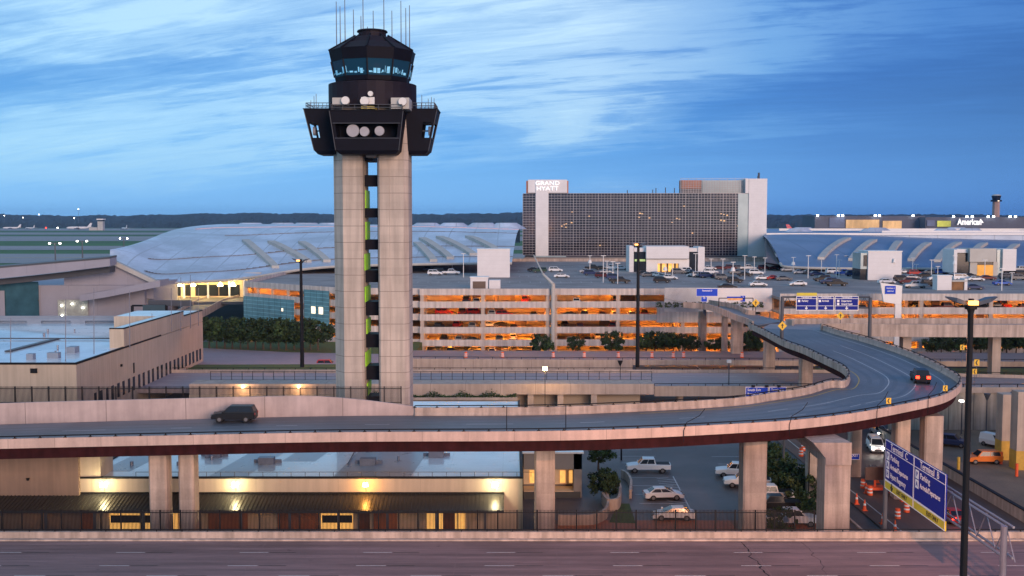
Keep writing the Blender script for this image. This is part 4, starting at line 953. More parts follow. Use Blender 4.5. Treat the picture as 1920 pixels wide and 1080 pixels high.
rb_('upper_wall', 1212, 1292, 462, 485, white_w, t, -1.5, 11); rb_('lower_wall', 1212, 1233, 486, 510, white_s, t, 0, 9); rb_('lower_wall', 1273, 1292, 486, 510, white_s, t, 0, 9); rb_('lintel', 1233, 1273, 486, 494, white_s, t, 0, 9)
rb_('doorway', 1233, 1273, 494, 510, E_win, t, 2.5, .3)
for px in (1238, 1250, 1264): rb_('door_frame', px, px + 3, 494, 510, M_part, t, 2.2, .2)
rb_('lit_band', 1190, 1210, 486, 490, M('green tinted light', (.35, .5, .2), emit=.4, var=.3), t, .5, .08)
t, p, q, tt = rblock('large blank white block on the garage roof right of the hotel', 1627, 1690, 472, 525, 9)
a = P(1614, 525, z=ZD)
MB().box(a.x, p.x, p.y + .5, p.y + 8, ZD + 3.2, tt - .4).build('glass_strip', hotel_t, t); MB().box(a.x, p.x, p.y + .8, p.y + 8, ZD, ZD + 3.2).build('glass_strip', glass, t)
MB().box(a.x + .8, a.x + 1.9, p.y + .4, p.y + .5, ZD + 4, tt - 1).build('window', glass, t)
m = MB(); m.cyl((p.x + q.x) / 2 + 2.6, p.y - .35, ZD + 5.2, ZD + 6.3, .5, .3, 10); m.build('wall_lamp', white_s, t)
# right building with orange lit recess
p0 = P(1792, 517, z=ZD); D6 = p0.y
t = thing('roof_pavilion', 'grey white pavilion with orange lit recess on the garage roof near the right edge', 'pavilion', (P(1850, 510, d=D6).x, D6, ZD))
def rc_(name, px0, px1, y0, y1, mat, dy=0, th=9):
    a, b = P(px0, y0, d=D6 + dy), P(px1, y1, d=D6 + dy); return MB().box(a.x, b.x, D6 + dy, D6 + dy + th, b.z, a.z).build(name, mat, t)
rc_('end_wall', 1789, 1794, 468, 512, white_w); rc_('glass_flank', 1794, 1818, 475, 512, glass, .5, 8); rc_('flank_top', 1794, 1818, 467, 474, white_w, .4, 8)
rc_('upper_wall', 1819, 1868, 466, 491, metal_w, -1.2, 9); rc_('lower_wall', 1819, 1832, 491, 515, metal_w, 0, 9); rc_('recess', 1832, 1862, 497, 517, M('glowing orange recess wall', (.62, .30, .06), emit=.55, var=.3, scale=.4), 0, 8.5); rc_('lower_wall', 1862.5, 1870, 491, 517, metal_w, 0, 9)  # recess wall emits its own orange glow in place of lamplight
rc_('recess_head', 1832, 1862, 491, 496.5, glass, .2, 8); rc_('glass_flank', 1870, 1881, 468, 516, hotel_t, .5, 8); rc_('end_wall', 1881, 1905, 467, 508, white_w, -.5, 10)
t, p, q, tt = rblock('small pale blue booth with square panel on the garage roof edge at right', 1757, 1784, 518, 544, 3, name='booth')
MB().box(q.x + .1, q.x + 3.2, p.y + .3, p.y + 3, ZD, tt - 1.4).build('side_room', M('booth interior', (.20, .10, .04), .7, var=.4), t); MB().box(q.x + 3.25, q.x + 4, p.y, p.y + 3, ZD, tt - .6).build('pillar', white_w, t); MB().box(q.x + .1, q.x + 4, p.y - .1, p.y + 3.1, tt - 1.38, tt - 1.0).build('canopy', metal_w, t)
# ================================================================ SILVER / BLUE TERMINAL ROOF AT RIGHT
eave = [P(1462, 492, d=366), P(1480, 499, d=362), P(1600, 502, d=362), P(1760, 502, d=362), P(1990, 503, d=362)]
ridge = [P(1437, 446, d=440), P(1442, 440, d=445), P(1580, 440, d=450), P(1740, 446, d=450), P(1990, 452, d=450)]
back = [P(1437, 448, d=460), P(1442, 445, d=520), P(1580, 444, d=520), P(1740, 448, d=520), P(1990, 454, d=520)]
tr, at2, rows2 = shell('terminal_roof_building', 'blue-grey metal terminal roof with slanted walkways at the right behind the roof top cars', eave, ridge, back, metal_r2, 10, 1.5)
MB().loft([[tuple(P(1437, 492, d=366)), tuple(P(1463, 496, d=366)), tuple(P(1437, 447, d=440))], [tuple(P(1437, 492, d=366) + Vector((0, 3, -.6))), tuple(P(1463, 496, d=366) + Vector((0, 3, -.6))), tuple(P(1437, 447, d=440) + Vector((0, 3, -.6)))]]).build('gable', M('brown gable', (.13, .11, .12), .8, var=.2, scale=.3), tr)
for a, b in (((1540, 487), (1589, 449)), ((1595, 489), (1637, 453)), ((1667, 482), (1685, 455)), ((1707, 489), (1742, 457)), ((1755, 492), (1794, 458)), ((1822, 480), (1845, 459)), ((1887, 480), (1904, 461))):
    slab(at2, a, b, 13, metal_w, 'roof_walkway', tr)
# upper bright edges and second tier of the roof
t2 = thing('terminal_upper_roof', 'long flat pale upper roof with bright white edges behind the slanted walkways', 'terminal', (200, 480, 0))
for (y0_, y1_, px0, px1, d_, mt) in ((429, 447, 1437, 2000, 470, metal_r2),):
    a, b = P(px0, 432, d=d_), P(px1, 447, d=d_)
    MB().prism([(a.x, 452), (b.x, 452), (b.x + 30, 700), (a.x + 40, 700)], P(1500, 440, d=452).z - 8, P(1500, 440, d=452).z - .1).build('roof', mt, t2)
zz = P(1500, 440, d=452).z
m = MB(); m.obox((P(1437, 440, d=451).x, 451.3), (270, 451.3), .5, zz - .1, zz + .7); m.obox((180, 520), (290, 520), .6, zz - .1, zz + .9); m.obox((150, 600), (330, 600), .8, zz - .1, zz + 1.1); m.build('bright_edge', white_s, t2)
m = MB(); r = random.Random(8)
for k in range(9): x = 150 + k * 18; m.cyl(x, 560 + r.uniform(-20, 60), zz - .1, zz + 1.6, 5, 3, 12, 1.5, .6)
m.build('skylight', metal_roof, t2)
# low building strip behind the garage roof (terminal kerb front)
t = thing('terminal_kerbside', 'long low dark terminal frontage behind the roof top parking with brownish band', 'terminal', (70, 447, 0))
MB().box(5, 232, 447, 452, -.1, P(1000, 488, d=447).z).build('wall', M('dark frontage', (.07, .065, .07), .7, var=.4, scale=.1, stretch=(.3, 1, 2)), t)
MB().box(5, 232, 446.5, 452, P(1000, 488, d=447).z, P(1000, 483, d=447).z).build('fascia', M('brown band', (.25, .20, .17), .8, var=.15, scale=.2), t)
MB().box(-95, 232, 445.2, 446, 15.6, 16.9).build('parapet', conc_p, t)
# ================================================================ HOTEL
HD = 500.0
ht = thing('hotel_tower', 'wide dark glazed hotel block with white grid and pale slabs at both ends', 'hotel', (P(1208, 485, d=HD).x, HD, 0))
def hx(px): return P(px, 420, d=HD).x
def hz(py): return P(1200, py, d=HD).z
def hbox(name, px0, px1, y0, y1, mat, off=0, th=20): return MB().box(hx(px0), hx(px1), HD - off, HD + th, hz(y1), hz(y0)).build(name, mat, ht)
core = hbox('glass_wall', 1028.2, 1402, 362.5, 481, hotel_g); core2 = hbox('glass_wall', 980.5, 1004, 363, 478, hotel_g)
def grid(px0, px1, y0, y1, nx_, ny_, parent, wv=.10, wh=.16):
    m = MB(); xa, xb, za, zb = hx(px0), hx(px1), hz(y1), hz(y0)
    for i in range(nx_ + 1): x = xa + (xb - xa) * i / nx_; ww = wv * (1.9 if i % 4 == 0 else 1); m.box(x - ww / 2, x + ww / 2, HD - .35, HD - .02, za, zb)
    for j in range(ny_ + 1):
        z = za + (zb - za) * j / ny_; m.box(xa, xb, HD - .30, HD - .01, z - wh / 2, z + wh / 2)
    m.build('mullion_grid', hotel_m, parent)
grid(1028.2, 1402, 362.5, 479, 64, 24, core); grid(980.5, 1004, 363, 478, 4, 24, core2)
hbox('end_slab', 1004.2, 1028, 337, 482, white_w, 1.2, 22); sg = hbox('sign_block', 990, 1063, 337, 361.5, white_w, .8, 14)
for px in (988, 1064): hbox('side_frame', px - 1, px + 1.5, 339, 362, rust, .3, 10)
hbox('end_slab', 1402.5, 1436.5, 335, 483, white_w, 1.0, 24); hbox('roof_block', 1396, 1402.3, 335, 362, white_w, .8, 18)
gg = hbox('corner_glass', 1383, 1402.2, 363, 480, hotel_t, .5, 10)
hbox('penthouse', 1318, 1396, 338, 362.2, hotel_t, -3, 14); hbox('penthouse', 1280, 1317.5, 337, 353, rust, -4, 12); hbox('penthouse_base', 1280, 1317.5, 353.3, 362, dkgrey, -4, 12)
m = MB()
for k in range(9): z = hz(362) + k * .85; m.box(hx(1276), hx(1402), HD + 1.4, HD + 1.6, z, z + .14)
for k in range(26): x = hx(1276) + k * 1.22; m.box(x, x + .14, HD + 1.35, HD + 1.6, hz(362), hz(338) if k % 3 else hz(335))
m.build('scaffold', hotel_m, ht)
for px, ya, yb in ((1426, 323, 335), (1178, 356, 362), (1232, 352, 362), (1250, 351, 362), (1267, 352, 362), (1226, 355, 362), (1424, 329, 335)): MB().tube((hx(px), HD + 5, hz(yb)), (hx(px), HD + 5, hz(ya)), .5 if px == 1426 else .22).build('roof_mast', dkgrey, ht)
text('GRAND', 2.6, (hx(1026), HD - 1.4, hz(344)), (1, 0, 0), (0, 0, 1), 'sign_lettering', E_let if False else M('lit lettering', (1, 1, 1), emit=.5, var=0), sg, .1, bold=0, sx=1.25)
text('HYATT', 2.6, (hx(1026), HD - 1.4, hz(354)), (1, 0, 0), (0, 0, 1), 'sign_lettering', bpy.data.materials['lit lettering'], sg, .1, bold=0, sx=1.25)
r = random.Random(11); E_dim = M('dim lit room', (.9, .5, .22), emit=.45, var=.5, scale=.4)
for px, py in [(1053, 424), (1058, 421), (1061, 426), (1200, 400), (1204, 401), (1274, 411), (1352, 401), (1357, 402), (1352, 413), (1358, 414), (1298, 437), (1062, 420), (1125, 460)] + [(r.uniform(1040, 1390), r.uniform(385, 425)) for _ in range(10)]:
    q0 = P(px, py, d=HD); MB().box(q0.x - .4, q0.x + .4, HD - .05, HD + .05, q0.z - .25, q0.z + .25).build('lit_window', E_dim, core)
pod_ = MB(); pod_.box(hx(985), hx(1430), HD - 4, HD + 18, 0, hz(481)); pod_.build('podium', M('brown podium', (.17, .145, .14), .7, var=.3, scale=.2), ht)
for a, b in ((1060, 1088), (1097, 1120), (1362, 1390)):
    MB().box(hx(a), hx(b), HD - 4.1, HD - 4, hz(487), hz(483)).build('lit_band', E_win, ht)
MB().box(hx(1000), hx(1060), HD - 8, HD - 4, hz(492), hz(479)).build('entrance_glass', hotel_t, ht)
# ================================================================ FAR RIGHT: hangars, lights, second tower
def hang(label, px0, px1, y0, d_, bays, lamps, depth=60):
    a, b = P(px0, y0, d=d_), P(px1, y0, d=d_)
    t = thing('hangar', label, 'hangar', ((a.x + b.x) / 2, d_, 0)); MB().box(a.x, b.x, d_, d_ + depth, -.1, a.z).build('wall', M('hangar ' + str(px0), (.075, .085, .13), .7, var=.25, scale=.02, stretch=(2, 1, .3)), t)
    for x0_, x1_, y0_, y1_, mt in bays: pxrect('bay_door', x0_, x1_, y0_, y1_, d_ - .2, mt, t, 1)
    for i, px in enumerate(lamps):
        q = P(px, y0 - 1.0, d=d_ - 3); m = MB(); m.cyl(q.x, q.y, q.z - 1.0, q.z + 1.0, 1.6, 1.3, 8); m.build('roof_floodlight', E_flood2, t)
    return t
E_flood2 = M('hangar floodlight glow', (.95, 1, .95), emit=9, var=0)
bw = M('warm hangar interior', (.60, .38, .18), emit=.30, var=.6, scale=.02, stretch=(3, 1, 1)); bb = M('blue hangar door', (.10, .14, .26), .6, var=.3, scale=.03)
hang('long dark blue hangar with warm lit central bays on the right horizon', 1528, 1735, 405, 1400, ((1555, 1583, 408, 427, bb), (1586, 1648, 412, 428, bw), (1655, 1690, 414, 429, bw)), (1533, 1572, 1580, 1641, 1649, 1712))
h2 = hang('second dark hangar with white lettering at the far right horizon', 1735.5, 2100, 407, 1380, ((1738, 1752, 413, 424, bb), (1757, 1782, 414, 425, M('yellow green hangar interior', (.40, .42, .08), emit=.35, var=.6, scale=.05))), (1788, 1813, 1823, 1853, 1863, 1894, 1904))
q = P(1818, 416.5, d=1376); text('American', 11, q, (1, 0, 0), (0, 0, 1), 'sign_lettering', bpy.data.materials['lit lettering'], h2, .3, bold=.03, sx=.72)
q = P(1833, 415, d=1376); m = MB(); m.loft([[(q.x + 2.6, q.y, q.z + 3), (q.x + 4.2, q.y, q.z + 3), (q.x + 8, q.y, q.z - 2), (q.x + 6, q.y, q.z - 2)], [(q.x + 2.6, q.y + .4, q.z + 3), (q.x + 4.2, q.y + .4, q.z + 3), (q.x + 8, q.y + .4, q.z - 2), (q.x + 6, q.y + .4, q.z - 2)]]); m.build('sign_emblem', bpy.data.materials['lit lettering'], h2)
FD = 1900.0
a = P(1867, 408, d=FD)
t = thing('far_tower', 'distant brownish control tower with dark cab rising above the right horizon', 'control tower', (a.x, FD, 0))
def fz(py): return P(1867, py, d=FD).z
MB().cyl(a.x, FD, 0, fz(378), 7, 6.4, 8).build('shaft', M('far tower brown', (.33, .22, .19), .8, var=.15, scale=.05), t)
MB().cyl(a.x, FD, fz(378), fz(375), 9.5, 9.5, 10).build('balcony', dark_pod, t); MB().cyl(a.x, FD, fz(375), fz(367), 6.4, 8.2, 10).build('cab', dark_pod, t); MB().cyl(a.x, FD, fz(367), fz(364.5), 8.4, 5, 10).build('roof', metal_w, t)
MB().cyl(a.x, FD - 7.5, fz(377.5), fz(376), 2.2, 2.2, 8).build('balcony_lamp', E_winw, t)
# ================================================================ AIRFIELD THINGS
def plane_proto(label, loc, rz, s, fus=white_s, tail=white_s):
    t = thing('airliner', label, 'airplane', (0, 0, 0))
    m = MB(); secs = [(-30, .3, 1.6), (-22, 1.5, .7), (-14, 2.6, 0), (16, 2.7, 0), (23, 2.4, 0), (27, 1.5, -.3), (29.5, .3, -.6)]
    m.loft([[(x, r_ * math.cos(2 * math.pi * i / 12), 5 + dz + r_ * math.sin(2 * math.pi * i / 12)) for i in range(12)] for x, r_, dz in secs]); m.build('fuselage', fus, t, smooth=True)
    for s_ in (-1, 1):
        m = MB(); m.loft([[(8, 2 * s_, 4.2), (-2, 2 * s_, 4.2), (-2, 2 * s_, 3.6), (8, 2 * s_, 3.6)], [(-8, 28 * s_, 5.8), (-11, 28 * s_, 5.8), (-11, 28 * s_, 5.6), (-8, 28 * s_, 5.6)]]); m.build('wing', galv, t)
        m = MB(); m.loft([[(-23, .5 * s_, 6.4), (-28, .5 * s_, 6.4), (-28, .5 * s_, 6.1), (-23, .5 * s_, 6.1)], [(-28, 10 * s_, 7), (-31, 10 * s_, 7), (-31, 10 * s_, 6.8), (-28, 10 * s_, 6.8)]]); m.build('tailplane', fus, t)
        MB().tube((1, 9.5 * s_, 2.8), (7, 9.5 * s_, 2.8), 1.3, 1.6, 10).build('engine', galv, t)
        MB().tube((0, 3 * s_, 3.5), (0, 3 * s_, 0), .5).build('landing_gear', dkgrey, t)
    MB().tube((22, 0, 3.5), (22, 0, 0), .4).build('landing_gear', dkgrey, t)
    m = MB(); m.profile([(-19, 7), (-27, 16), (-31, 16), (-28, 6.4)], -.3, .3); m.build('tail_fin', tail, t)
    t.location = loc; t.rotation_euler = (0, 0, rz); t.scale = (s,) * 3; return t
striped = M('striped tail fin', (.75, .75, .75), .5, var=0, joints=(('Z', 2.6, 1.2, .05),))
redtail = M('red and blue tail fin', (.5, .08, .10), .5, var=0, joints=(('Z', 2.4, 1.1, 1.6),))
for px, py, rz, s, lab in ((22, 430, math.pi, .9, 'white airliner parked at the far left edge of the airfield'), (56, 430, 2.6, .75, 'small white airliner angled beyond the runway, second from the left'), (148, 431, math.pi, 1.2, 'large pale airliner facing left beside the short airfield tower'), (233, 431, 2.2, .85, 'white airliner with upright tail just left of the silver roof')):
    q = P(px, py, z=0); plane_proto(lab, (q.x, q.y, 0), rz, s)
for px, lab, tm, rz in ((1444, 'airliner with black and white striped tail beside the hotel end slab', striped, 0), (1491, 'airliner with red and blue tail behind the right terminal roof', redtail, 0)):
    q = P(px, 436, d=2000); plane_proto(lab, (q.x + 24, 2000, 0), 0, 1.35, tail=tm)
q = P(188, 432, z=0)
t = thing('airfield_tower', 'short pale airfield tower with wide flat top in front of the wooded horizon at left', 'tower', (q.x, q.y, 0))
MB().box(q.x - 7, q.x + 7, q.y, q.y + 14, 0, 24).build('shaft', metal_w, t); MB().box(q.x - 6, q.x + 6, q.y + 1, q.y + 13, 24, 28).build('cab', glass, t); MB().box(q.x - 9, q.x + 9, q.y - 2, q.y + 16, 28, 31).build('roof', white_s, t)
MB().box(q.x - 30, q.x - 8, q.y, q.y + 14, 0, 8).build('annex', metal_w, t)
for k, (px, y0_, y1_, d_, lit) in enumerate(((103, 456, 495, 700, 1), (154, 452, 492, 760, 1), (232, 447, 470, 1000, 1))):
    a, b = P(px, y0_, d=d_), P(px, y1_, d=d_)
    t = thing('floodlight_mast', ('floodlight mast standing on the airfield apron, the leftmost', 'floodlight mast on the apron, middle one of three', 'floodlight mast nearest the silver terminal roof')[k], 'light mast', (a.x, d_, 0), 'apron floodlight masts')
    MB().tube((a.x, d_, 0), (a.x, d_, a.z), .5, .35).build('mast', dkgrey, t)
    m = MB(); m.box(a.x - 4, a.x + 4, d_ - .2, d_ + .2, a.z - .3, a.z + .2); m.build('crossbar', dkgrey, t)
    for s_ in (-3.4, 3.4): MB().cyl(a.x + s_, d_ - .3, a.z - .5, a.z + .4, .7, .6, 8).build('floodlight', E_white, t)
r = random.Random(21)
for k, (px, py) in enumerate(((8, 404), (73, 402), (147, 392), (43, 408), (139, 409), (86, 427), (108, 427), (70, 432))):
    d_ = 4400 if py < 415 else 3000; q = P(px, py, d=d_); t = thing('distant_lamp', 'tiny distant %s light %s' % ('red' if px == 86 else 'white', ('at the far left edge above the trees', 'on the ridge above the small airliner', 'high above the left horizon on a mast', 'low among the trees near the left edge', 'among the trees above the large airliner', 'between the airliners at the apron', 'left of the large airliner at the apron', 'beside the small airliner on the ground')[k]), 'lamp', (q.x, q.y, 0))
    MB().tube((q.x, q.y, 0), (q.x, q.y, q.z), .5).build('pole', dkgrey, t); MB().cyl(q.x, q.y, q.z - 1.5, q.z + 1.2, 1.8, 1.4, 8).build('lamp_head', E_red if px == 86 else E_white, t)
# ================================================================ VEHICLES
def car_proto(kind, paint, name):
    t = thing(name, 'x', {'sedan': 'car', 'suv': 'car', 'pickup': 'pickup truck', 'van': 'van', 'cargo': 'van'}[kind]); pm = PAINT[paint]
    S = {'sedan': dict(low=[(-2.38, .30), (-2.42, .62), (-2.36, .92), (-2.15, .99), (-1.5, 1.0), (.9, .97), (1.6, .88), (2.15, .74), (2.40, .58), (2.40, .26)], g=(-2.0, -1.15, .10, 1.30, .95, 1.43), w=.92, wb=1.42),
         'suv': dict(low=[(-2.4, .38), (-2.42, 1.0), (-2.35, 1.12), (1.0, 1.10), (1.8, 1.02), (2.3, .88), (2.42, .6), (2.4, .36)], g=(-2.36, -2.05, .45, 1.2, 1.08, 1.76), w=.97, wb=1.45),
         'pickup': dict(low=[(-2.95, .5), (-2.97, 1.15), (-.95, 1.17), (1.25, 1.18), (2.2, 1.10), (2.85, .98), (2.95, .6), (2.9, .45)], g=(-1.0, -.82, .7, 1.45, 1.15, 1.88), w=1.0, wb=1.85),
         'van': dict(low=[(-2.6, .4), (-2.62, 1.15), (1.6, 1.15), (2.2, 1.0), (2.55, .75), (2.55, .4)], g=(-2.58, -2.5, .95, 2.0, 1.12, 1.98), w=.98, wb=1.6),
         'cargo': dict(low=[(-2.4, .35), (-2.42, 1.15), (1.4, 1.15), (2.0, 1.02), (2.3, .78), (2.32, .35)], g=(-2.38, -2.32, .75, 1.75, 1.12, 1.92), w=.92, wb=1.5)}[kind]
    low, (g0, g1, g2, g3, zb, zt), w_, wb = S['low'], S['g'], S['w'], S['wb']
    m = MB(); mid = lambda pts, k: [(x * k, z) for x, z in pts]
    def sl(y, kx, dz): return [(x * kx, y, z + (dz if z > .7 else -dz * .5)) for x, z in low]
    m.loft([sl(-w_, .965, -.07), sl(-w_ + .09, .995, -.015), sl(-.3, 1.0, 0), sl(.3, 1.0, 0), sl(w_ - .09, .995, -.015), sl(w_, .965, -.07)])
    a, b = w_ - .06, w_ - .26
    gb = [(g0, -a, zb - .04), (g3, -a, zb - .04), (g3, a, zb - .04), (g0, a, zb - .04)]; gt = [(g1, -b, zt), (g2, -b, zt), (g2, b, zt), (g1, b, zt)]
    cr = [(g1 + .15, -b + .15, zt + .04), (g2 - .15, -b + .15, zt + .04), (g2 - .15, b - .15, zt + .04), (g1 + .15, b - .15, zt + .04)]
    m.loft([gb, gt, cr]); m.build('body', pm, t)
    m = MB(); GB = [Vector(p) for p in gb]; GT = [Vector(p) for p in gt]
    def pane(i, j, u0, u1, v0, v1):
        n_ = (GB[j] - GB[i]).cross(GT[i] - GB[i]).normalized() * .012
        m.quad(*[GB[i].lerp(GB[j], u).lerp(GT[i].lerp(GT[j], u), v) + n_ for u, v in ((u0, v0), (u1, v0), (u1, v1), (u0, v1))])
    pane(1, 2, .04, .96, .12, .93); 
    if kind != 'cargo': pane(3, 0, .06, .94, .18, .92)
    if kind == 'cargo': pane(0, 1, .70, .93, .25, .9); pane(2, 3, .07, .30, .25, .9)
    elif kind == 'van': pane(0, 1, .68, .93, .25, .9); pane(2, 3, .07, .32, .25, .9); pane(0, 1, .08, .64, .35, .9); pane(2, 3, .36, .92, .35, .9)
    else:
        for u0, u1 in ((.07, .50), (.53, .94)): pane(0, 1, u0, u1, .18, .9); pane(2, 3, 1 - u1, 1 - u0, .18, .9)
    m.build('window', glass, t)
    if kind == 'pickup': MB().box(-2.85, -1.05, -.82, .82, 1.1, 1.185).build('bed_liner', black, t)
    for sx in (-wb, wb):
        for sy in (-1, 1):
            m = MB(); m.tube((sx, sy * (w_ - .22), .35), (sx, sy * (w_ + .015), .35), .35, .34, 14); wh = m.build('wheel', tyre, t)
            m = MB(); m.tube((sx, sy * (w_ + .01), .35), (sx, sy * (w_ + .03), .35), .22, .2, 10); m.build('rim', rim, wh)
    xf = max(p[0] for p in low); zf = .70 if kind == 'sedan' else .85
    for sy in (-1, 1):
        MB().box(xf - .22, xf - .0, sy * (w_ - .08), sy * (w_ - .48), zf - .10, zf + .08).build('headlight', rim, t)
        MB().box(-xf + .1, -xf - .015, sy * (w_ - .08), sy * (w_ - .40), zf, zf + .2).build('taillight', M_tail, t)
    MB().box(xf - .05, xf + .012, -.45, .45, .42, .62).build('grille', black, t)
    for sy in (-1, 1):
        MB().box(g3 - .25, g3 - .05, sy * (w_ - .06), sy * (w_ + .14), zb + .02, zb + .16).build('mirror', pm, t)
        m = MB(); m.box(-wb + .42, wb - .42, sy * (w_ - .03), sy * (w_ + .012), min(z for x, z in low) - .02, .42)
        for xx in (-.35, .62): m.box(xx, xx + .025, sy * (w_ - .05), sy * (w_ - .022), .45, zb - .06)
        m.build('side_trim', black, t)
        for sx in (-wb, wb): m = MB(); m.tube((sx, sy * (w_ - .3), .36), (sx, sy * (w_ + .003), .38), .42, .42, 14); m.build('wheel_arch', black, t)
    index_kids(t); t['_kind'] = kind
    return t
M_tail = M('tail lamp red', (.30, .01, .01), .3, var=0)
PROTO = {}
def car(kind, paint, loc, rz, label, group=None, name=None):
    name = name or {'sedan': 'parked_sedan', 'suv': 'parked_suv', 'pickup': 'parked_pickup', 'van': 'parked_van', 'cargo': 'parked_van'}[kind]
    k = (kind, paint)
    if k not in PROTO: PROTO[k] = car_proto(kind, paint, name)
    o = place(PROTO[k], loc, rz, label, group); 
    if o.name.split('.')[0] != name: o.name = name
    return o
W = {'white': 'white', 'black': 'black', 'silver': 'silver', 'grey': 'grey', 'dark blue': 'dark blue', 'blue': 'blue', 'red': 'red', 'maroon': 'maroon', 'orange': 'orange', 'green': 'dark green'}
KN = {'sedan': 'sedan', 'suv': 'SUV', 'pickup': 'pickup', 'van': 'van', 'cargo': 'van'}
# cars in the lot below the ramp: px, py of ground under the middle, heading degrees
pi = math.pi
for kind, paint, px, py, rz, lab in (
    ('pickup', 'white', 1215, 884, 178, 'white pickup facing left alone at the back of the lot under the ramp'),
    ('sedan', 'white', 1244, 935, 4, 'white sedan facing right in the middle of the lot, beside the hatched lines'),
    ('sedan', 'white', 1262, 973, 178, 'white sedan facing left, nearest to the black fence'),
    ('pickup', 'white', 1383, 893, 170, 'white pickup nosing out left of the middle column, the farther of two'),
    ('pickup', 'white', 1400, 912, 172, 'white pickup partly behind the middle column, nearer one of two'),
    ('pickup', 'white', 1441, 937, 180, 'white pickup with its bed showing right of the middle column'),
    ('pickup', 'black', 1452, 957, 180, 'black pickup in shadow between two white pickups'),
    ('pickup', 'white', 1484, 984, 0, 'white pickup facing right close to the fence by the small bush')):
    q = P(px, py, z=0); car(kind, paint, (q.x, q.y, -.02), R(rz), lab)
q = P(1784, 836, z=0); car('suv', 'dark blue', (q.x, q.y, 0), R(-30), 'dark blue SUV parked in the right hand yard by the column')
q = P(1868, 838, z=0); car('cargo', 'white', (q.x, q.y, 0), R(-62), 'white cargo van parked below the panelled retaining wall')
q = P(1843, 868, z=0); car('suv', 'orange', (q.x, q.y, 0), R(-150 + 330), 'orange car with its rear hatch to us beside the dark lamp mast')
# vehicles under way
q = P(1725, 716, z=12.3); car('suv', 'black', (q.x, q.y, 12.32), R(78), 'dark car with glowing red tail lamps on the far bend of the loop ramp', name='moving_car')
mc = bpy.data.objects['moving_car']
for s_ in (-1, 1): MB().box(-2.46, -2.42, s_ * .90, s_ * .45, .75, 1.1).build('lit_taillight', E_red, mc)
q = P(1655, 862, z=0); car('van', 'white', (q.x + 1, q.y + 6, 0), R(-100), 'white van with bright headlights coming out from under the loop ramp', name='moving_van')
mc = bpy.data.objects['moving_van']
for s_ in (-1, 1): MB().box(2.5, 2.6, s_ * .9, s_ * .5, .78, 1.0).build('lit_headlight', E_flood, mc)
def under_way(kind, paint, px, py, z, rz, lab, name, front=True):
    q = P(px, py, z=z); o = car(kind, paint, (q.x, q.y, z), R(rz), lab, name=name)
    for s_ in (-1, 1):
        if front: MB().box(2.42, 2.47, s_ * .82, s_ * .5, .62, .80).build('lit_headlight', E_white, o)
        else: MB().box(-2.47, -2.42, s_ * .88, s_ * .45, .72, .98).build('lit_taillight', E_red, o)
    return o
under_way('suv', 'red', 615, 690, 2.26, 0, 'red car passing behind the dark lamp mast left of the control tower', 'moving_suv', False)
under_way('sedan', 'silver', 1648, 815, 0, -95, 'car with bright headlights farthest under the loop ramp', 'oncoming_car')
under_way('sedan', 'red', 1783, 975, 0, 90, 'red car with lit tail lamps driving away below the blue overhead sign', 'departing_car', False)
q = P(440, 791, z=11.4); car('suv', 'black', (q.x, q.y, 11.48), R(181), 'dark SUV driving left along the ramp beside the tall wall', name='moving_minivan')
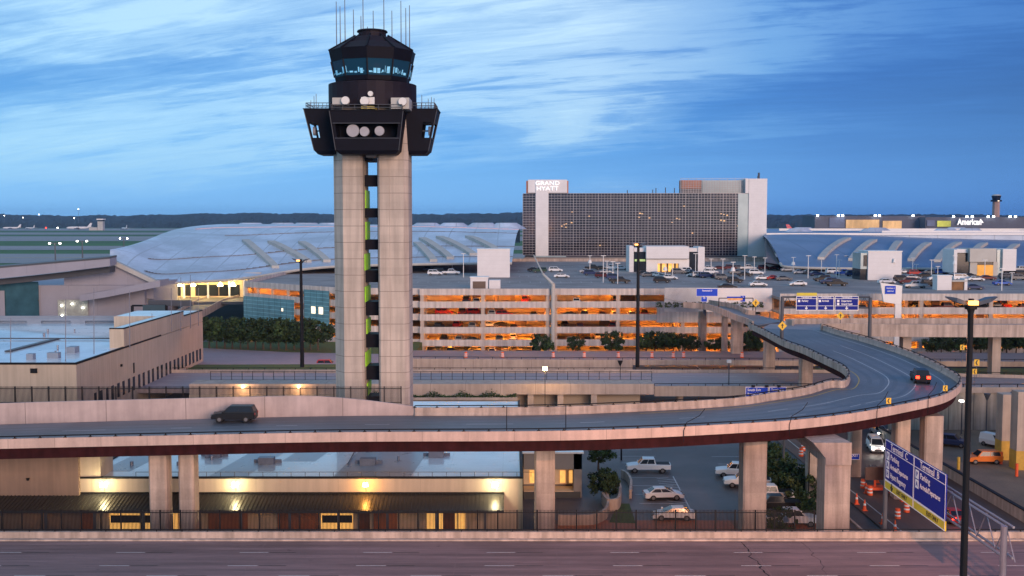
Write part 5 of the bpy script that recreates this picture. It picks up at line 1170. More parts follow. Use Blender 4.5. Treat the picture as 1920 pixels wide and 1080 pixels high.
# roof deck cars
r0_ = random.Random(77)
roofcars = [(r0_.choice(('sedan', 'suv', 'suv', 'pickup')), r0_.choice(('black', 'grey', 'white', 'silver', 'dark blue', 'white', 'maroon')), px_, py_, 0) for px_, py_ in [(x + r0_.randint(-3, 3), 506) for x in range(1452, 1610, 15)] + [(x + r0_.randint(-3, 3), 505) for x in range(1700, 1784, 13)] + [(x, 509) for x in (1872, 1900, 1914)] + [(x, 506) for x in (1330, 1350, 1366, 1384, 1402, 1434, 1112, 1128, 1146, 1165)]] + [('suv', 'black', 1241, 530, 0), ('van', 'white', 1224, 508, 180), ('sedan', 'black', 1208, 516, 0), ('sedan', 'grey', 1216, 519, 0), ('sedan', 'silver', 1228, 518, -60), ('sedan', 'white', 1236, 520, -60), ('sedan', 'silver', 1245, 522, -60), ('sedan', 'white', 1256, 524, -10), ('suv', 'grey', 1272, 513, 0),
 ('suv', 'white', 1283, 511, 180), ('sedan', 'silver', 1290, 513, 120), ('sedan', 'black', 1298, 516, 120), ('sedan', 'white', 1302, 519, 150), ('suv', 'silver', 1312, 520, 0), ('suv', 'dark blue', 1326, 521, 0), ('suv', 'white', 1333, 514, 0), ('suv', 'maroon', 1344, 522, 90), ('suv', 'grey', 1355, 524, 0), ('suv', 'black', 1377, 530, 0), ('sedan', 'grey', 1380, 514, 0), ('sedan', 'black', 1397, 518, 0), ('suv', 'white', 1417, 515, 0), ('sedan', 'white', 1430, 525, 0), ('sedan', 'red', 1451, 525, 0), ('sedan', 'grey', 1469, 526, 0),
 ('pickup', 'black', 1162, 531, 0), ('suv', 'dark blue', 1152, 524, 0), ('sedan', 'grey', 1143, 519, 0), ('sedan', 'silver', 1137, 514, 0), ('suv', 'maroon', 1130, 521, 0), ('suv', 'dark blue', 1108, 516, 0), ('sedan', 'silver', 1100, 512, 0), ('sedan', 'white', 1053, 521, 0), ('suv', 'white', 1042, 510, 0), ('suv', 'green', 1012, 511, 180), ('sedan', 'black', 1002, 509, 0),
 ('suv', 'white', 816, 516, 0), ('suv', 'black', 826, 512, 0), ('pickup', 'white', 846, 515, 0), ('sedan', 'dark blue', 805, 508, 0), ('sedan', 'black', 1364, 542, 0),
 ('sedan', 'white', 1495, 536, 180), ('sedan', 'silver', 1500, 514, 0), ('sedan', 'grey', 1518, 514, 0), ('sedan', 'dark blue', 1531, 517, 0), ('suv', 'black', 1541, 527, 180), ('suv', 'dark blue', 1553, 532, 180), ('pickup', 'black', 1568, 536, 0), ('suv', 'white', 1562, 513, 0), ('pickup', 'blue', 1583, 516, 0), ('suv', 'dark blue', 1600, 518, 0),
 ('sedan', 'white', 1662, 532, 0), ('suv', 'black', 1692, 527, 0), ('suv', 'maroon', 1701, 532, 180), ('pickup', 'silver', 1716, 540, 180), ('pickup', 'black', 1736, 537, 0), ('sedan', 'silver', 1711, 524, 0), ('suv', 'red', 1716, 516, 0), ('sedan', 'white', 1698, 513, 0), ('sedan', 'white', 1706, 509, 0), ('sedan', 'black', 1735, 520, 0), ('sedan', 'grey', 1745, 514, 0), ('sedan', 'white', 1755, 526, 0), ('suv', 'blue', 1764, 514, 0), ('suv', 'red', 1775, 508, 0), ('sedan', 'white', 1779, 513, 0), ('sedan', 'black', 1792, 520, 0), ('van', 'white', 1802, 526, 0), ('sedan', 'white', 1829, 527, 0), ('sedan', 'black', 1819, 521, 0), ('sedan', 'maroon', 1851, 525, 0), ('sedan', 'blue', 1879, 535, 0), ('suv', 'white', 1880, 511, 0), ('suv', 'grey', 1888, 523, 0), ('suv', 'black', 1897, 516, 0), ('suv', 'grey', 1911, 525, 0), ('suv', 'black', 1916, 517, 0), ('sedan', 'white', 1421, 537, 0), ('sedan', 'dark blue', 1826, 543, 0), ('sedan', 'silver', 1477, 509, 0)]
ords = ['first', 'second', 'third', 'fourth', 'fifth', 'sixth', 'seventh', 'eighth', 'ninth', 'tenth', 'eleventh', 'twelfth', 'thirteenth', 'fourteenth', 'fifteenth', 'sixteenth', 'seventeenth', 'eighteenth', 'nineteenth', 'twentieth']
def zone(px): return 'beside the control tower' if px < 900 else 'left of the pavilion' if px < 1200 else 'in front of the hotel' if px < 1440 else 'left of the blank block' if px < 1620 else 'right of the blank block' if px < 1790 else 'near the right edge'
cnt = {}
tot = {}
for c in roofcars: k = (c[0], c[1], zone(c[2])); tot[k] = tot.get(k, 0) + 1
for kind, paint, px, py, rz in sorted(roofcars, key=lambda c: c[2]):
    k = (kind, paint, zone(px)); cnt[k] = cnt.get(k, 0) + 1
    lab = '%s %s on the garage roof %s' % (W[paint], KN[kind], zone(px)) if tot[k] == 1 else '%s %s on the garage roof %s, %s from left' % (W[paint], KN[kind], zone(px), ords[cnt[k] - 1])
    q = P(px, py, z=ZD); car(kind, paint, (q.x, q.y, ZD), R(rz) + rnd.uniform(-.06, .06), lab, 'cars parked on the garage roof')
# cars inside the open levels
r = random.Random(13); lev = ['top', 'second', 'third', 'fourth', 'lowest']
for gname, x0, x1, y, levels in (('left garage', gx0 + 3, gx1 - 3, GY, range(5)), ('middle garage', gx1 + 3, 36, GY + .6, range(4)), ('right garage', 72, 124, GY3, range(1))):
    for k in levels:
        x = x0 + r.uniform(0, 3); n = 0
        while x < x1:
            if r.random() < .68:
                kind = r.choice(('sedan', 'suv', 'suv', 'pickup', 'sedan')); paint = r.choice(('black', 'grey', 'white', 'dark blue', 'silver', 'maroon', 'black', 'red' if k < 3 else 'grey'))
                lab = '%s %s inside the %s level of the %s, %s from the left' % (W[paint], KN[kind], lev[k], gname, ords[n]); n += 1
                car(kind, paint, (x, y + r.choice((4.2, 4.2, 11)), FL[k] - .09), R(r.choice((90, 90, -90, 82, 0))), lab, 'cars parked inside the garage')
            x += r.uniform(2.9, 4.6)
# ================================================================ TREES AND SHRUBS
def tree_proto(seed, h, rad, mi, trunk=True, n=26, q=60, s=.26, squash=.8, name='tree', cat='tree'):
    r = random.Random(seed); t = thing(name, 'x', cat)
    if trunk:
        m = MB(); m.tube((0, 0, -.2), (0, 0, h * .55), .05 * rad + .08, .06, 8)
        for k in range(7):
            a = r.uniform(0, 6.3); z0 = h * r.uniform(.25, .5); m.tube((0, 0, z0), (rad * .6 * math.cos(a), rad * .6 * math.sin(a), z0 + h * r.uniform(.15, .35)), .07, .02, 5)
        m.build('trunk', bark, t)
    m = MB(); zc = h * (.62 if trunk else .5)
    for k in range(n):
        a = r.uniform(0, 6.3); u_ = 1.12 * r.random() ** .45; el = r.uniform(-.9, 1)
        c = Vector((rad * u_ * math.cos(a) * math.sqrt(1 - .7 * el * el), rad * u_ * math.sin(a) * math.sqrt(1 - .7 * el * el), zc + el * h * (.36 if trunk else .45) * squash * 1.1)); cr = rad * r.uniform(.14, .38)
        for j in range(q):
            d_ = Vector((r.gauss(0, 1), r.gauss(0, 1), r.gauss(0, .75))).normalized() * cr * r.random() ** .35
            leafquad(m, c + d_, s * r.uniform(.6, 1.3), r)
    m.build('crown', leaf[mi], t); index_kids(t); return t
TP = [tree_proto(1, 7.4, 3.4, 0, n=34, q=64, s=.34), tree_proto(2, 6.6, 3.0, 1, n=30, q=60, s=.34), tree_proto(3, 7.6, 3.8, 0, n=36, q=60, s=.34)]
def tree(i, px, py, z, s, lab, grp=None, d=None):
    q = P(px, py, z=z) if d is None else P(px, py, d=d); return place(TP[i], (q.x, q.y, z), rnd.uniform(0, 6), lab, grp, s)
rowpx = [398, 412, 427, 441, 456, 470, 484, 498, 512, 527, 541, 556, 571, 586, 600]
for k, px in enumerate(rowpx):
    dd = 252 - k * .3
    q = P(px, 600, d=dd); place(TP[k % 3], (q.x, q.y - 3, 3.3), k * 1.3, 'dark leafy tree in the dense row along the curved road, %s from the left' % ords[k], 'trees in the row left of the control tower', (.98, .98, .98 + .1 * math.sin(k * 2.1)))
for k, (px, s) in enumerate(((1014, .62), (1028, .5), (1079, .55), (1147, .72), (1155, .5))):
    q = P(px, 640, d=240); place(TP[k % 3], (q.x, 240, 3.0), k, ('bushy dark tree before the garage left of the service column', 'smaller dark tree just left of the service column', 'rounded dark tree before the garage right of the service column', 'taller spiky dark tree before the second garage', 'low dark tree tucked beside the spiky one')[k], 'small trees before the garage', s)
for k, (px, s) in enumerate(((1212, .62), (1228, .7), (1246, .66), (1262, .72), (1280, .62), (1296, .55), (1335, .5), (1352, .5), (1404, .7), (1418, .6))):
    q = P(px, 640, d=243); place(TP[(k + 1) % 3], (q.x, 243, 2.8), k * 2, 'dark tree under the far end of the loop ramp, %s from the left' % ords[k], 'trees under the far end of the ramp', s)
for k, (px, s) in enumerate(((1745, .6), (1762, .7), (1780, .66), (1800, .7), (1836, .85), (1852, .9), (1868, .86), (1884, .95), (1902, .9), (1918, .95))):
    q = P(px, 640, d=240); place(TP[(k + 2) % 3], (q.x, 239, 2.8), k * 2.4, 'dark tree below the straight ramp at the right, %s from the left' % ords[k], 'trees below the straight ramp', s)
q = P(1132, 938, z=0); place(tree_proto(9, 4.3, 2.1, 0, n=64, q=90, s=.17, squash=1.1), (q.x, q.y, 0), 0, 'round dark tree standing in the curved garden wall beside the car lot', None, .78)
q = P(1122, 880, z=0); place(tree_proto(10, 3.8, 1.9, 1, n=30, q=70, s=.17), (q.x, q.y, 0), 1, 'shaded tree behind the garden wall, partly under the ramp')
SH = [tree_proto(5, 2.2, 1.5, 1, False, 20, 60, .15, 1, 'shrub', 'shrub'), tree_proto(6, 2.6, 1.7, 2, False, 22, 60, .15, 1, 'shrub', 'shrub')]
shr = [(1437, 852, 1.2), (1442, 868, 1.3), (1449, 884, 1.4), (1458, 898, 1.1), (1470, 905, 1.3), (1482, 915, 1.4), (1496, 925, 1.5), (1508, 937, 1.4), (1516, 955, 1.1), (1480, 885, .8), (1523, 968, .9)]
for k, (px, py, s) in enumerate(shr):
    q = P(px, py + 6, z=0); place(SH[k % 2], (min(q.x, 38.4), q.y, 0), k, 'green shrub on the verge between car lot and lower road, %s from the far end' % ords[k], 'shrubs on the verge', s)
q = P(1473, 1003, z=0); place(SH[0], (q.x, q.y + 2, 0), 4, 'lone dark bush hiding the nose of the pickup by the fence', None, 1.0)
for k in range(13): x = P(1240 + k * 16, 570, d=247).x; place(SH[k % 2], (x, 250.2, 12.9), k, 'low green bush in front of the white board wall, %s from the left' % ords[k], 'bushes by the white board wall', .52)
# ================================================================ FENCES
def picket(name, label, x0, x1, y, zb, h, step, postd, curve=None):
    t = thing(name, label, 'fence', ((x0 + x1) / 2, y, zb)); m = MB(); x = x0
    while x < x1: m.box(x - .024, x + .024, y - .02, y + .02, zb, zb + h); x += step
    o = m.build('pickets', black, t); m = MB(); m.box(x0, x1, y - .03, y + .03, zb + .12, zb + .19); m.box(x0, x1, y - .03, y + .03, zb + h - .30, zb + h - .23); m.build('rails', black, t)
    x = x0
    while x <= x1 + .1: MB().box(x - .06, x + .06, y - .06, y + .06, zb, zb + h + .0).build('post', black, t); x += postd
xe = P(1527, 980, d=100.6).x
picket('picket_fence', 'long black picket fence along the near road before the low building', xe - 1.9 * 44, xe, 100.6, 3.85, 2.2, .13, 1.9)
xe2 = P(752, 740, d=123.5).x
zb2 = P(600, 757, d=123.5).z
picket('picket_fence', 'black picket fence on the tall ramp wall before the control tower', xe2 - 1.96 * 28, xe2, 123.5, zb2, 2.05, .14, 1.96)
x0 = P(395, 710, d=186.5).x; x1 = P(1222, 710, d=186.5).x
t = thing('wire_fence', 'black post and wire fence along the highway edge above the beige building', 'fence', (0, 186.5, 4))
m = MB(); zt5 = P(800, 697, d=186.5).z
for z_ in (4.9, 5.5, 6.1, zt5): m.tube((x0, 186.5, z_), (x1, 186.5, z_), .025 if z_ != zt5 else .05)
m.build('wires', black, t); n = 43
for k in range(n): x = x0 + (x1 - x0) * k / (n - 1); MB().tube((x, 186.5, 4.0), (x, 186.5, zt5 + .1), .05).build('post', black, t)
# ================================================================ LAMP MASTS
def mast(px, ytop, d_, zbase, r0_, label, big=False, lit='l', glow=0, ybase=None):
    q = P(px, ytop, d=d_); xb_ = q.x
    t = thing('lamp_mast', label, 'lamp mast', (xb_, d_, zbase)); MB().tube((xb_, d_, zbase), (xb_, d_, q.z), r0_, r0_ * .62, 12).build('pole', black, t)
    s = 1.0 if big else 1.25
    zc = q.z - .35 * s
    for sx in (-1, 1):
        m = MB(); m.loft([[(xb_ + sx * .38 * s, d_ - .25 * s, zc), (xb_ + sx * .38 * s, d_ + .25 * s, zc), (xb_ + sx * .38 * s, d_ + .25 * s, zc + .22 * s), (xb_ + sx * .38 * s, d_ - .25 * s, zc + .22 * s)],
                          [(xb_ + sx * .95 * s, d_ - .38 * s, zc + .18 * s), (xb_ + sx * .95 * s, d_ + .38 * s, zc + .18 * s), (xb_ + sx * .95 * s, d_ + .38 * s, zc + .42 * s), (xb_ + sx * .95 * s, d_ - .38 * s, zc + .42 * s)],
                          [(xb_ + sx * 1.42 * s, d_ - .15 * s, zc + .42 * s), (xb_ + sx * 1.42 * s, d_ + .15 * s, zc + .42 * s), (xb_ + sx * 1.42 * s, d_ + .15 * s, zc + .48 * s), (xb_ + sx * 1.42 * s, d_ - .15 * s, zc + .48 * s)]])
        m.build('lamp_housing', M('lamp housing blue grey', (.06, .075, .11), .4, var=.1) if 'lamp housing blue grey' not in bpy.data.materials else bpy.data.materials['lamp housing blue grey'], t)
        m = MB(); m.tube((xb_, d_, zc - .9 * s), (xb_ + sx * .25 * s, d_, zc - .1 * s), .03 * s); m.tube((xb_, d_, zc - .12 * s), (xb_ + sx * .9 * s, d_, zc - .12 * s), .035 * s); m.tube((xb_ + sx * .9 * s, d_, zc - .12 * s), (xb_ + sx * .95 * s, d_, zc + .2 * s), .03 * s); m.tube((xb_ + sx * .5 * s, d_, zc - .12 * s), (xb_ + sx * .45 * s, d_, zc + .1 * s), .03 * s); m.build('bracket', black, t)
    m = MB(); m.cyl(xb_, d_, zc - .25 * s, zc + .0 * s, .33 * s, .33 * s, 12); m.build('collar', black, t)
    ox = {'l': -.12, 'c': -.05}[lit] * s * (1 if big else 3)
    m = MB(); m.box(xb_ + ox - .24 * s, xb_ + ox + .24 * s, d_ - .55 * s, d_ - .3 * s, zc + .02 * s, zc + .26 * s); m.build('lit_lamp', E_mast, t)
    if glow:
        ld = bpy.data.lights.new('mast_light', 'SPOT'); ld.spot_size = R(150); ld.spot_blend = .5; ld.energy = glow; ld.color = (1, .42, .22); ld.shadow_soft_size = .6; lo = bpy.data.objects.new('mast_light', ld); col.objects.link(lo); lo.parent = t; lo.location = (ox, 1.3, zc - zbase - .5); lo.rotation_euler = (R(25), 0, 0)
E_mast = M('mast lamp glow', (1, .36, .09), emit=4.5, var=0)
mast(1821, 560, 60, 3.7, .24, 'nearest tall dark lamp mast with winged head and glowing orange lamp at right', True, 'c', 45000)
mast(564, 486, 214, 3.9, .42, 'tall dark lamp mast left of the control tower before the glazed garage wing', False, 'l', 9000)
mast(1197, 456, 214, 3.9, .42, 'tall dark lamp mast right of centre before the second garage', False, 'l', 9000)
# thin dark pole in the lot and other small poles
def pole(name, label, px, y0_, y1_, d_, r_, mat, head=None, cat='pole', grp=None):
    a, b = P(px, y0_, d=d_), P(px, y1_, d=d_); t = thing(name, label, cat, (a.x, d_, b.z), grp); MB().tube((a.x, d_, b.z), (a.x, d_, a.z), r_, r_ * .8).build('pole', mat, t)
    if head == 'box': MB().box(a.x - .35, a.x + .35, d_ - .35, d_ + .35, a.z, a.z + .5).build('lamp_head', white_s, t)
    if head == 'arm': m = MB(); m.tube((a.x, d_, a.z), (a.x + 1.2, d_ - .6, a.z + .1), .06); m.build('arm', mat, t)
    if head == 'lamp': MB().box(a.x - .35, a.x + .15, d_ - .3, d_ + .3, a.z - .1, a.z + .15).build('lamp_head', E_white, t)
    if head == 'cone': MB().cyl(a.x, d_, a.z - 1.2, a.z, .05, .55, 8).build('lamp_head', mat, t)
    return t
pole('street_pole', 'dark pole at the left edge of the car lot under the ramp', 1165, 842, 900, 148, .16, black, cat='pole')
pole('yard_lamp', 'lit white lamp on a pole against the panelled wall at right', 1804, 752, 815, 166, .10, dkgrey, 'lamp', 'lamp')
pole('yard_lamp', 'unlit dark lamp on a pole against the panelled wall at right', 1851, 738, 812, 167, .10, dkgrey, 'cone', 'lamp')
t_l = pole('wall_lamp_post', 'thin dark pole with small lit yellow lamp over the beige building', 1022, 694, 766, 178.5, .07, black, 'box', 'lamp')
MB().box(-.2, .2, -.25, .2, 0, .35)
def warm_light(parent, off, e, c_=(1, .52, .2)):
    ld = bpy.data.lights.new('lamp_light', 'POINT'); ld.energy = e; ld.color = c_; ld.shadow_soft_size = .2; lo = bpy.data.objects.new('lamp_light', ld); col.objects.link(lo); lo.parent = parent; lo.location = off
hh = P(1022, 694, d=178.5).z - P(1022, 766, d=178.5).z
for ch in bpy.data.objects:
    if ch.parent == t_l and ch.name.startswith('lamp_head'): ch.data.materials[0] = E_yel
warm_light(t_l, (0, -.6, hh - .2), 900)
for px, lab in ((455, 'small lit lamp on the beige wall behind the picket fence, left one'), (560, 'small lit lamp on the beige wall behind the picket fence, right one')):
    q = P(px, 726, d=180.6); t = thing('wall_lamp', lab, 'lamp', (q.x, 181, q.z)); MB().box(q.x - .2, q.x + .2, 180.6, 180.98, q.z - .1, q.z + .15).build('lamp_head', E_yel, t); warm_light(t, (0, -1.6, -.1), 420)
pole('ramp_pole', 'dark pole with lamp head standing behind the highway right of centre', 1367, 680, 765, 190, .13, dkgrey, 'box')
pole('funnel_lamp', 'small dark funnel shaped lamp on the highway wall right of centre', 1163, 676, 698, 205, .08, black, 'cone', 'lamp')
pole('lot_pole', 'dark pole against the orange side of the far bent column', 1518, 822, 930, 124, .08, black)
for k, (px, lab) in enumerate(((1062, 'slim dark lamp post on the ramp right of the tower'),)): pass
for k, (px, yb, yt, d_) in enumerate(((1061, 823, 758, 107.2), (950, 822, 762, 107.2))):
    pole('conduit_pole', 'thin dark post rising above the near ramp parapet, %s' % ('right one' if k == 0 else 'left one'), px, yt, yb, d_, .05, black)
# snaking conduits over the parapet
for k, (px, py) in enumerate(((1282, 802), (1480, 790), (1633, 770), (1735, 750))):
    ii = min(range(len(OUT)), key=lambda i: abs(proj(OUT[i])[0] - px) if i < 100 else 9e9); p = OUT[ii]; s = (OUT[ii + 1] - OUT[ii - 1]).normalized(); n_ = Vector((s.y, -s.x, 0))
    m = MB(); pts = [p + n_ * .32 + Vector((0, 0, -.7)), p + n_ * .34 + Vector((0, 0, .5)), p + s * .4 + n_ * .1 + Vector((0, 0, 1.3)), p + s * 1.8 + Vector((0, 0, 1.9)), p + s * 2.4 + Vector((0, 0, 2.6))]
    for a, b in zip(pts, pts[1:]): m.tube(a, b, .035)
    m.build('conduit', black, fly)
# chevron signs on the outside of the bend
def chev(px, py, d_off, label, i=None, flip=False, dd=None, z=None, s=.6):
    if dd is None:
        i = min(range(len(OUT)), key=lambda k: (proj(OUT[k] + Vector((0, 0, 1)))[0] - px) ** 2 + (proj(OUT[k] + Vector((0, 0, 1)))[1] - py) ** 2); p = OUT[i] + Vector((0, 0, 1.0)); base = p.z - 1
    else: p = P(px, py, d=dd); base = p.z - 2.2
    t = thing('chevron_sign', label, 'road sign', (p.x, p.y, base), 'chevron warning signs')
    MB().tube((p.x, p.y, base), (p.x, p.y, p.z + .2), .05).build('post', galv, t)
    zc = p.z + .55; x, y = p.x, p.y - .08; MB().box(x - s * .45, x + s * .45, y, y + .05, zc - s * .55, zc + s * .55).build('panel', M_chev, t)
    m = MB()
    for q_ in (1, -1): m.loft([[(x + .22 * s, y - .02, zc + q_ * .45 * s), (x - .02, y - .02, zc + q_ * .45 * s), (x - .26 * s, y - .02, zc), (x - .02, y - .02, zc)], [(x + .22 * s, y - .005, zc + q_ * .45 * s), (x - .02, y - .005, zc + q_ * .45 * s), (x - .26 * s, y - .005, zc), (x - .02, y - .005, zc)]])
    m.build('chevron', sign_k, t)
M_chev = M('chevron yellow', (.80, .48, .02), .5, var=.05)
chev(1662, 762, 0, 'yellow chevron sign on the near side of the bend'); chev(1770, 738, 0, 'orange chevron sign at the lower right of the bend')
chev(1804, 657, 0, 'yellow chevron sign just left of the near lamp mast', dd=190, s=.85); chev(1831, 686, 0, 'yellow chevron sign just right of the near lamp mast', dd=176, s=.95); chev(1827, 703, 0, 'small yellow sign partly behind the near lamp mast', dd=172, s=.8)
# diamond warning signs
def diamond(label, px, py, base_py, d_, s, arrow=True):
    q = P(px, py, d=d_); b = P(px, base_py, d=d_); t = thing('warning_sign', label, 'road sign', (q.x, d_, b.z)); MB().tube((q.x, d_ + .1, b.z), (q.x, d_ + .1, q.z), .07).build('post', dkgrey, t)
    m = MB(); m.loft([[(q.x - s, d_, q.z), (q.x, d_, q.z - s), (q.x + s, d_, q.z), (q.x, d_, q.z + s)], [(q.x - s, d_ + .06, q.z), (q.x, d_ + .06, q.z - s), (q.x + s, d_ + .06, q.z), (q.x, d_ + .06, q.z + s)]]); m.build('panel', M_chev, t)
    m = MB(); m.tube((q.x, d_ - .04, q.z - s * .5), (q.x, d_ - .04, q.z + s * .15), .07 * s / .8, n=4); m.loft([[(q.x - s * .3, d_ - .06, q.z + .05), (q.x + s * .3, d_ - .06, q.z + .05), (q.x, d_ - .06, q.z + s * .5)], [(q.x - s * .3, d_ - .01, q.z + .05), (q.x + s * .3, d_ - .01, q.z + .05), (q.x, d_ - .01, q.z + s * .5)]]); m.build('arrow', sign_k, t)
diamond('yellow diamond warning sign on the narrow upper ramp branch', 1417, 568, 590, 228, .85); diamond('yellow diamond warning sign in front of the gantry post', 1467, 611, 640, 182, .8); diamond('orange diamond warning sign on the nose of the ramp', 1576, 592, 612, 206, .8)
# ================================================================ SIGNS
def down_arrow(m, c, rt, up, nn, s):
    def pl(pts): m.loft([[tuple(c + rt * a * s + up * b * s + nn * .03) for a, b in pts], [tuple(c + rt * a * s + up * b * s + nn * .005) for a, b in pts]])
    pl([(-.12, 0), (.12, 0), (.12, .6), (-.12, .6)]); pl([(0, -.5), (.5, .05), (.3, .18), (0, -.15)]); pl([(0, -.5), (0, -.15), (-.3, .18), (-.5, .05)])
def panel(parent, o, rt, up, w_, h_, mat, border=.08, name='sign_panel', th=.12):
    nn = rt.cross(up); m = MB(); a = [o, o + rt * w_, o + rt * w_ + up * h_, o + up * h_]
    m.loft([[tuple(p) for p in a], [tuple(p - nn * th) for p in a]]); pn = m.build(name, mat, parent)
    m = MB(); b = border
    for x0_, x1_, y0_, y1_ in ((0, w_, 0, b), (0, w_, h_ - b, h_), (0, b, b, h_ - b), (w_ - b, w_, b, h_ - b)):
        q = [o + rt * x + up * y + nn * .015 for x, y in ((x0_, y0_), (x1_, y0_), (x1_, y1_), (x0_, y1_))]; m.loft([[tuple(p) for p in q], [tuple(p - nn * .012) for p in q]])
    m.build('border', sign_w, pn); return pn, nn
def bar(pn, o, rt, up, nn, x0_, x1_, y, t_=.06, mat=None):
    q = [o + rt * x + up * yy + nn * .02 for x, yy in ((x0_, y), (x1_, y), (x1_, y + t_), (x0_, y + t_))]; m = MB(); m.loft([[tuple(p) for p in q], [tuple(p - nn * .015) for p in q]]); return m.build('rule', mat or sign_w, pn)
# big sign over the near road, faces the left
gs = thing('overhead_sign', 'large slanting blue terminal sign with yellow strip on a grey gantry above the near road', 'road sign', (35.5, 101, ZN))
XG = P(1662, 900, d=101).x; UP = Vector((0, 0, 1)); RT = Vector((0, -1, 0))
zt6 = P(1667, 823, d=100.5).z; zb6 = P(1667, 915, d=100.5).z
for (yy, zt7, w_) in ((101.2, zt6 - .6, .22), (P(1885, 985, d=76.6).y, P(1885, 985, d=76.8).z, .24)):
    MB().tube((XG, yy, ZN - 3), (XG, yy, zt7), w_, w_, 12).build('post', galv if yy < 90 else dkgrey, gs)
zc7, zc8 = P(1886, 985, d=76.8).z - .1, P(1886, 1045, d=76.8).z
m = MB()
for z_ in (zc7, zc8):
    for dx in (-.0, .55): m.tube((XG + .15 + dx, 101.2, z_), (XG + .15 + dx, 76.6, z_), .10, .10, 8)
k = 101.2
while k > 77.5: m.tube((XG + .4, k, zc8), (XG + .4, k - 1.6, zc7), .05); m.tube((XG + .4, k - 1.6, zc7), (XG + .4, k - 3.2, zc8), .05); k -= 3.2
m.build('truss', galv, gs)
ys = [100.6, 93.35, 86.4]
for i in range(2):
    o = Vector((XG - .30, ys[i] - (0 if i == 0 else .04), zb6)); w_ = ys[i] - ys[i + 1] - .04; h_ = zt6 - zb6
    ys_h = .85
    pn, nn = panel(gs, o + UP * ys_h, RT, UP, w_, h_ - ys_h - .02, sign_b)
    py_, nn = panel(gs, o, RT, UP, w_, ys_h - .01, sign_y)
    o2 = o + UP * ys_h; H = h_ - ys_h; bar(pn, o2, RT, UP, nn, .05, w_ - .05, H * .76)
    def T(s, size, u_, v_, al='LEFT', mat=sign_w, pr=None, oo=None, b=0, sx=1): text(s, size * .93, (oo or o2) + RT * u_ + UP * v_ + nn * .02, RT, UP, 'lettering', mat, pr or pn, .008, al, b, sx)
    T('Terminal  ' + 'CB'[i], .95, w_ * .5, H * .87, 'CENTER'); T('Parking', .80, 1.45, H * .62)
    T('Arrivals/Departures', .74, 1.45, H * .40, sx=.80)
    if i == 0: T('Hyatt Regency', .80, 1.45, H * .18, sx=.9)
    for j in range(3 if i == 0 else 2):
        c = o2 + RT * .75 + UP * (H * (.62, .40, .18)[j]) + nn * .02; m = MB(); q = [c + RT * a + UP * b for a, b in ((-.38, -.38), (.38, -.38), (.38, .38), (-.38, .38))]; m.loft([[tuple(p) for p in q], [tuple(p - nn * .015) for p in q]]); ic = m.build('symbol', sign_w, pn)
        text('PAH'[j], .6, c + nn * .01, RT, UP, 'symbol_mark', sign_b, ic, .006, 'CENTER', .02)
    T(('ONLY LANE', 'LOCAL EXIT')[i] if False else ('EXIT ONLY', 'EXIT ONLY')[i], .55, w_ * .62, ys_h * .5, 'CENTER', sign_k, py_, o, .01)
    if i == 0: m = MB(); down_arrow(m, o + RT * 1.9 + UP * (ys_h * .5), RT, UP, nn, .7); m.build('arrow', sign_k, py_)
# catwalk frames below the gantry beyond the road
t = thing('guard_frame', 'pale low concrete barrier with dark top rails under the gantry at lower right', 'barrier', (45, 108, 0))
# gantry over the loop ramp
RX, UZ = Vector((1, 0, 0)), Vector((0, 0, 1))
dG = 186.0; a, b = P(1467, 556, d=dG), P(1632, 558, d=dG)
g = thing('sign_gantry', 'steel gantry over the loop ramp carrying three dark blue lane signs', 'road sign', ((a.x + b.x) / 2, dG, 12.5))
for q, yb in ((a, 640), (b, 634)): MB().tube((q.x, dG, P(1467, yb, d=dG).z), (q.x, dG, q.z), .33, .3, 12).build('post', dkgrey, g)
m = MB()
for py in (557, 577): z_ = P(1550, py, d=dG).z; m.tube((a.x, dG + .2, z_), (b.x, dG + .2, z_), .18)
za, zb = P(1550, 557, d=dG).z, P(1550, 577, d=dG).z
for k in range(8): x = a.x + (b.x - a.x) * k / 8; m.tube((x, dG + .2, zb), (x + (b.x - a.x) / 16, dG + .2, za), .06); m.tube((x + (b.x - a.x) / 16, dG + .2, za), (x + (b.x - a.x) / 8, dG + .2, zb), .06)
m.build('truss', dkgrey, g)
def gpanel(px0, px1, head, lines, arrow=True, py0=555.5, py1=582, d_=dG - .5, mat=sign_b, parent=None):
    A_, B_ = P(px0, py1, d=d_), P(px1, py0, d=d_); w_ = B_.x - A_.x; h_ = B_.z - A_.z; o = Vector((A_.x, d_, A_.z)); pn, nn = panel(parent or g, o, RX, UZ, w_, h_, mat, .09)
    bar(pn, o, RX, UZ, nn, .05, w_ - .05, h_ * .82, .07)
    if arrow: bar(pn, o, RX, UZ, nn, .05, w_ - .05, h_ * .31, .07); m = MB(); down_arrow(m, o + RX * w_ / 2 + UZ * h_ * .16, RX, UZ, nn, .55); m.build('arrow', sign_w, pn)
    text(head, .40, o + RX * w_ / 2 + UZ * h_ * .91 + nn * .01, RX, UZ, 'lettering', sign_w, pn, .006, 'CENTER', .02)
    for k, s in enumerate(lines):
        text(s, .48, o + RX * (w_ * .27) + UZ * h_ * (.67 - .22 * k) + nn * .01, RX, UZ, 'lettering', sign_w, pn, .006, 'LEFT', .02, .8)
        c = o + RX * (w_ * .14) + UZ * h_ * (.67 - .22 * k); m = MB(); m.box(c.x - .2, c.x + .2, d_ - .03, d_ - .005, c.z - .2, c.z + .2); m.build('symbol', sign_w, pn)
gpanel(1492.5, 1531.5, 'Terminal D', ['Parking']); gpanel(1532.5, 1564, 'Terminal D', ['Arrivals']); gpanel(1565, 1610, 'Terminal D', ['Departures', 'Grand Hyatt'])
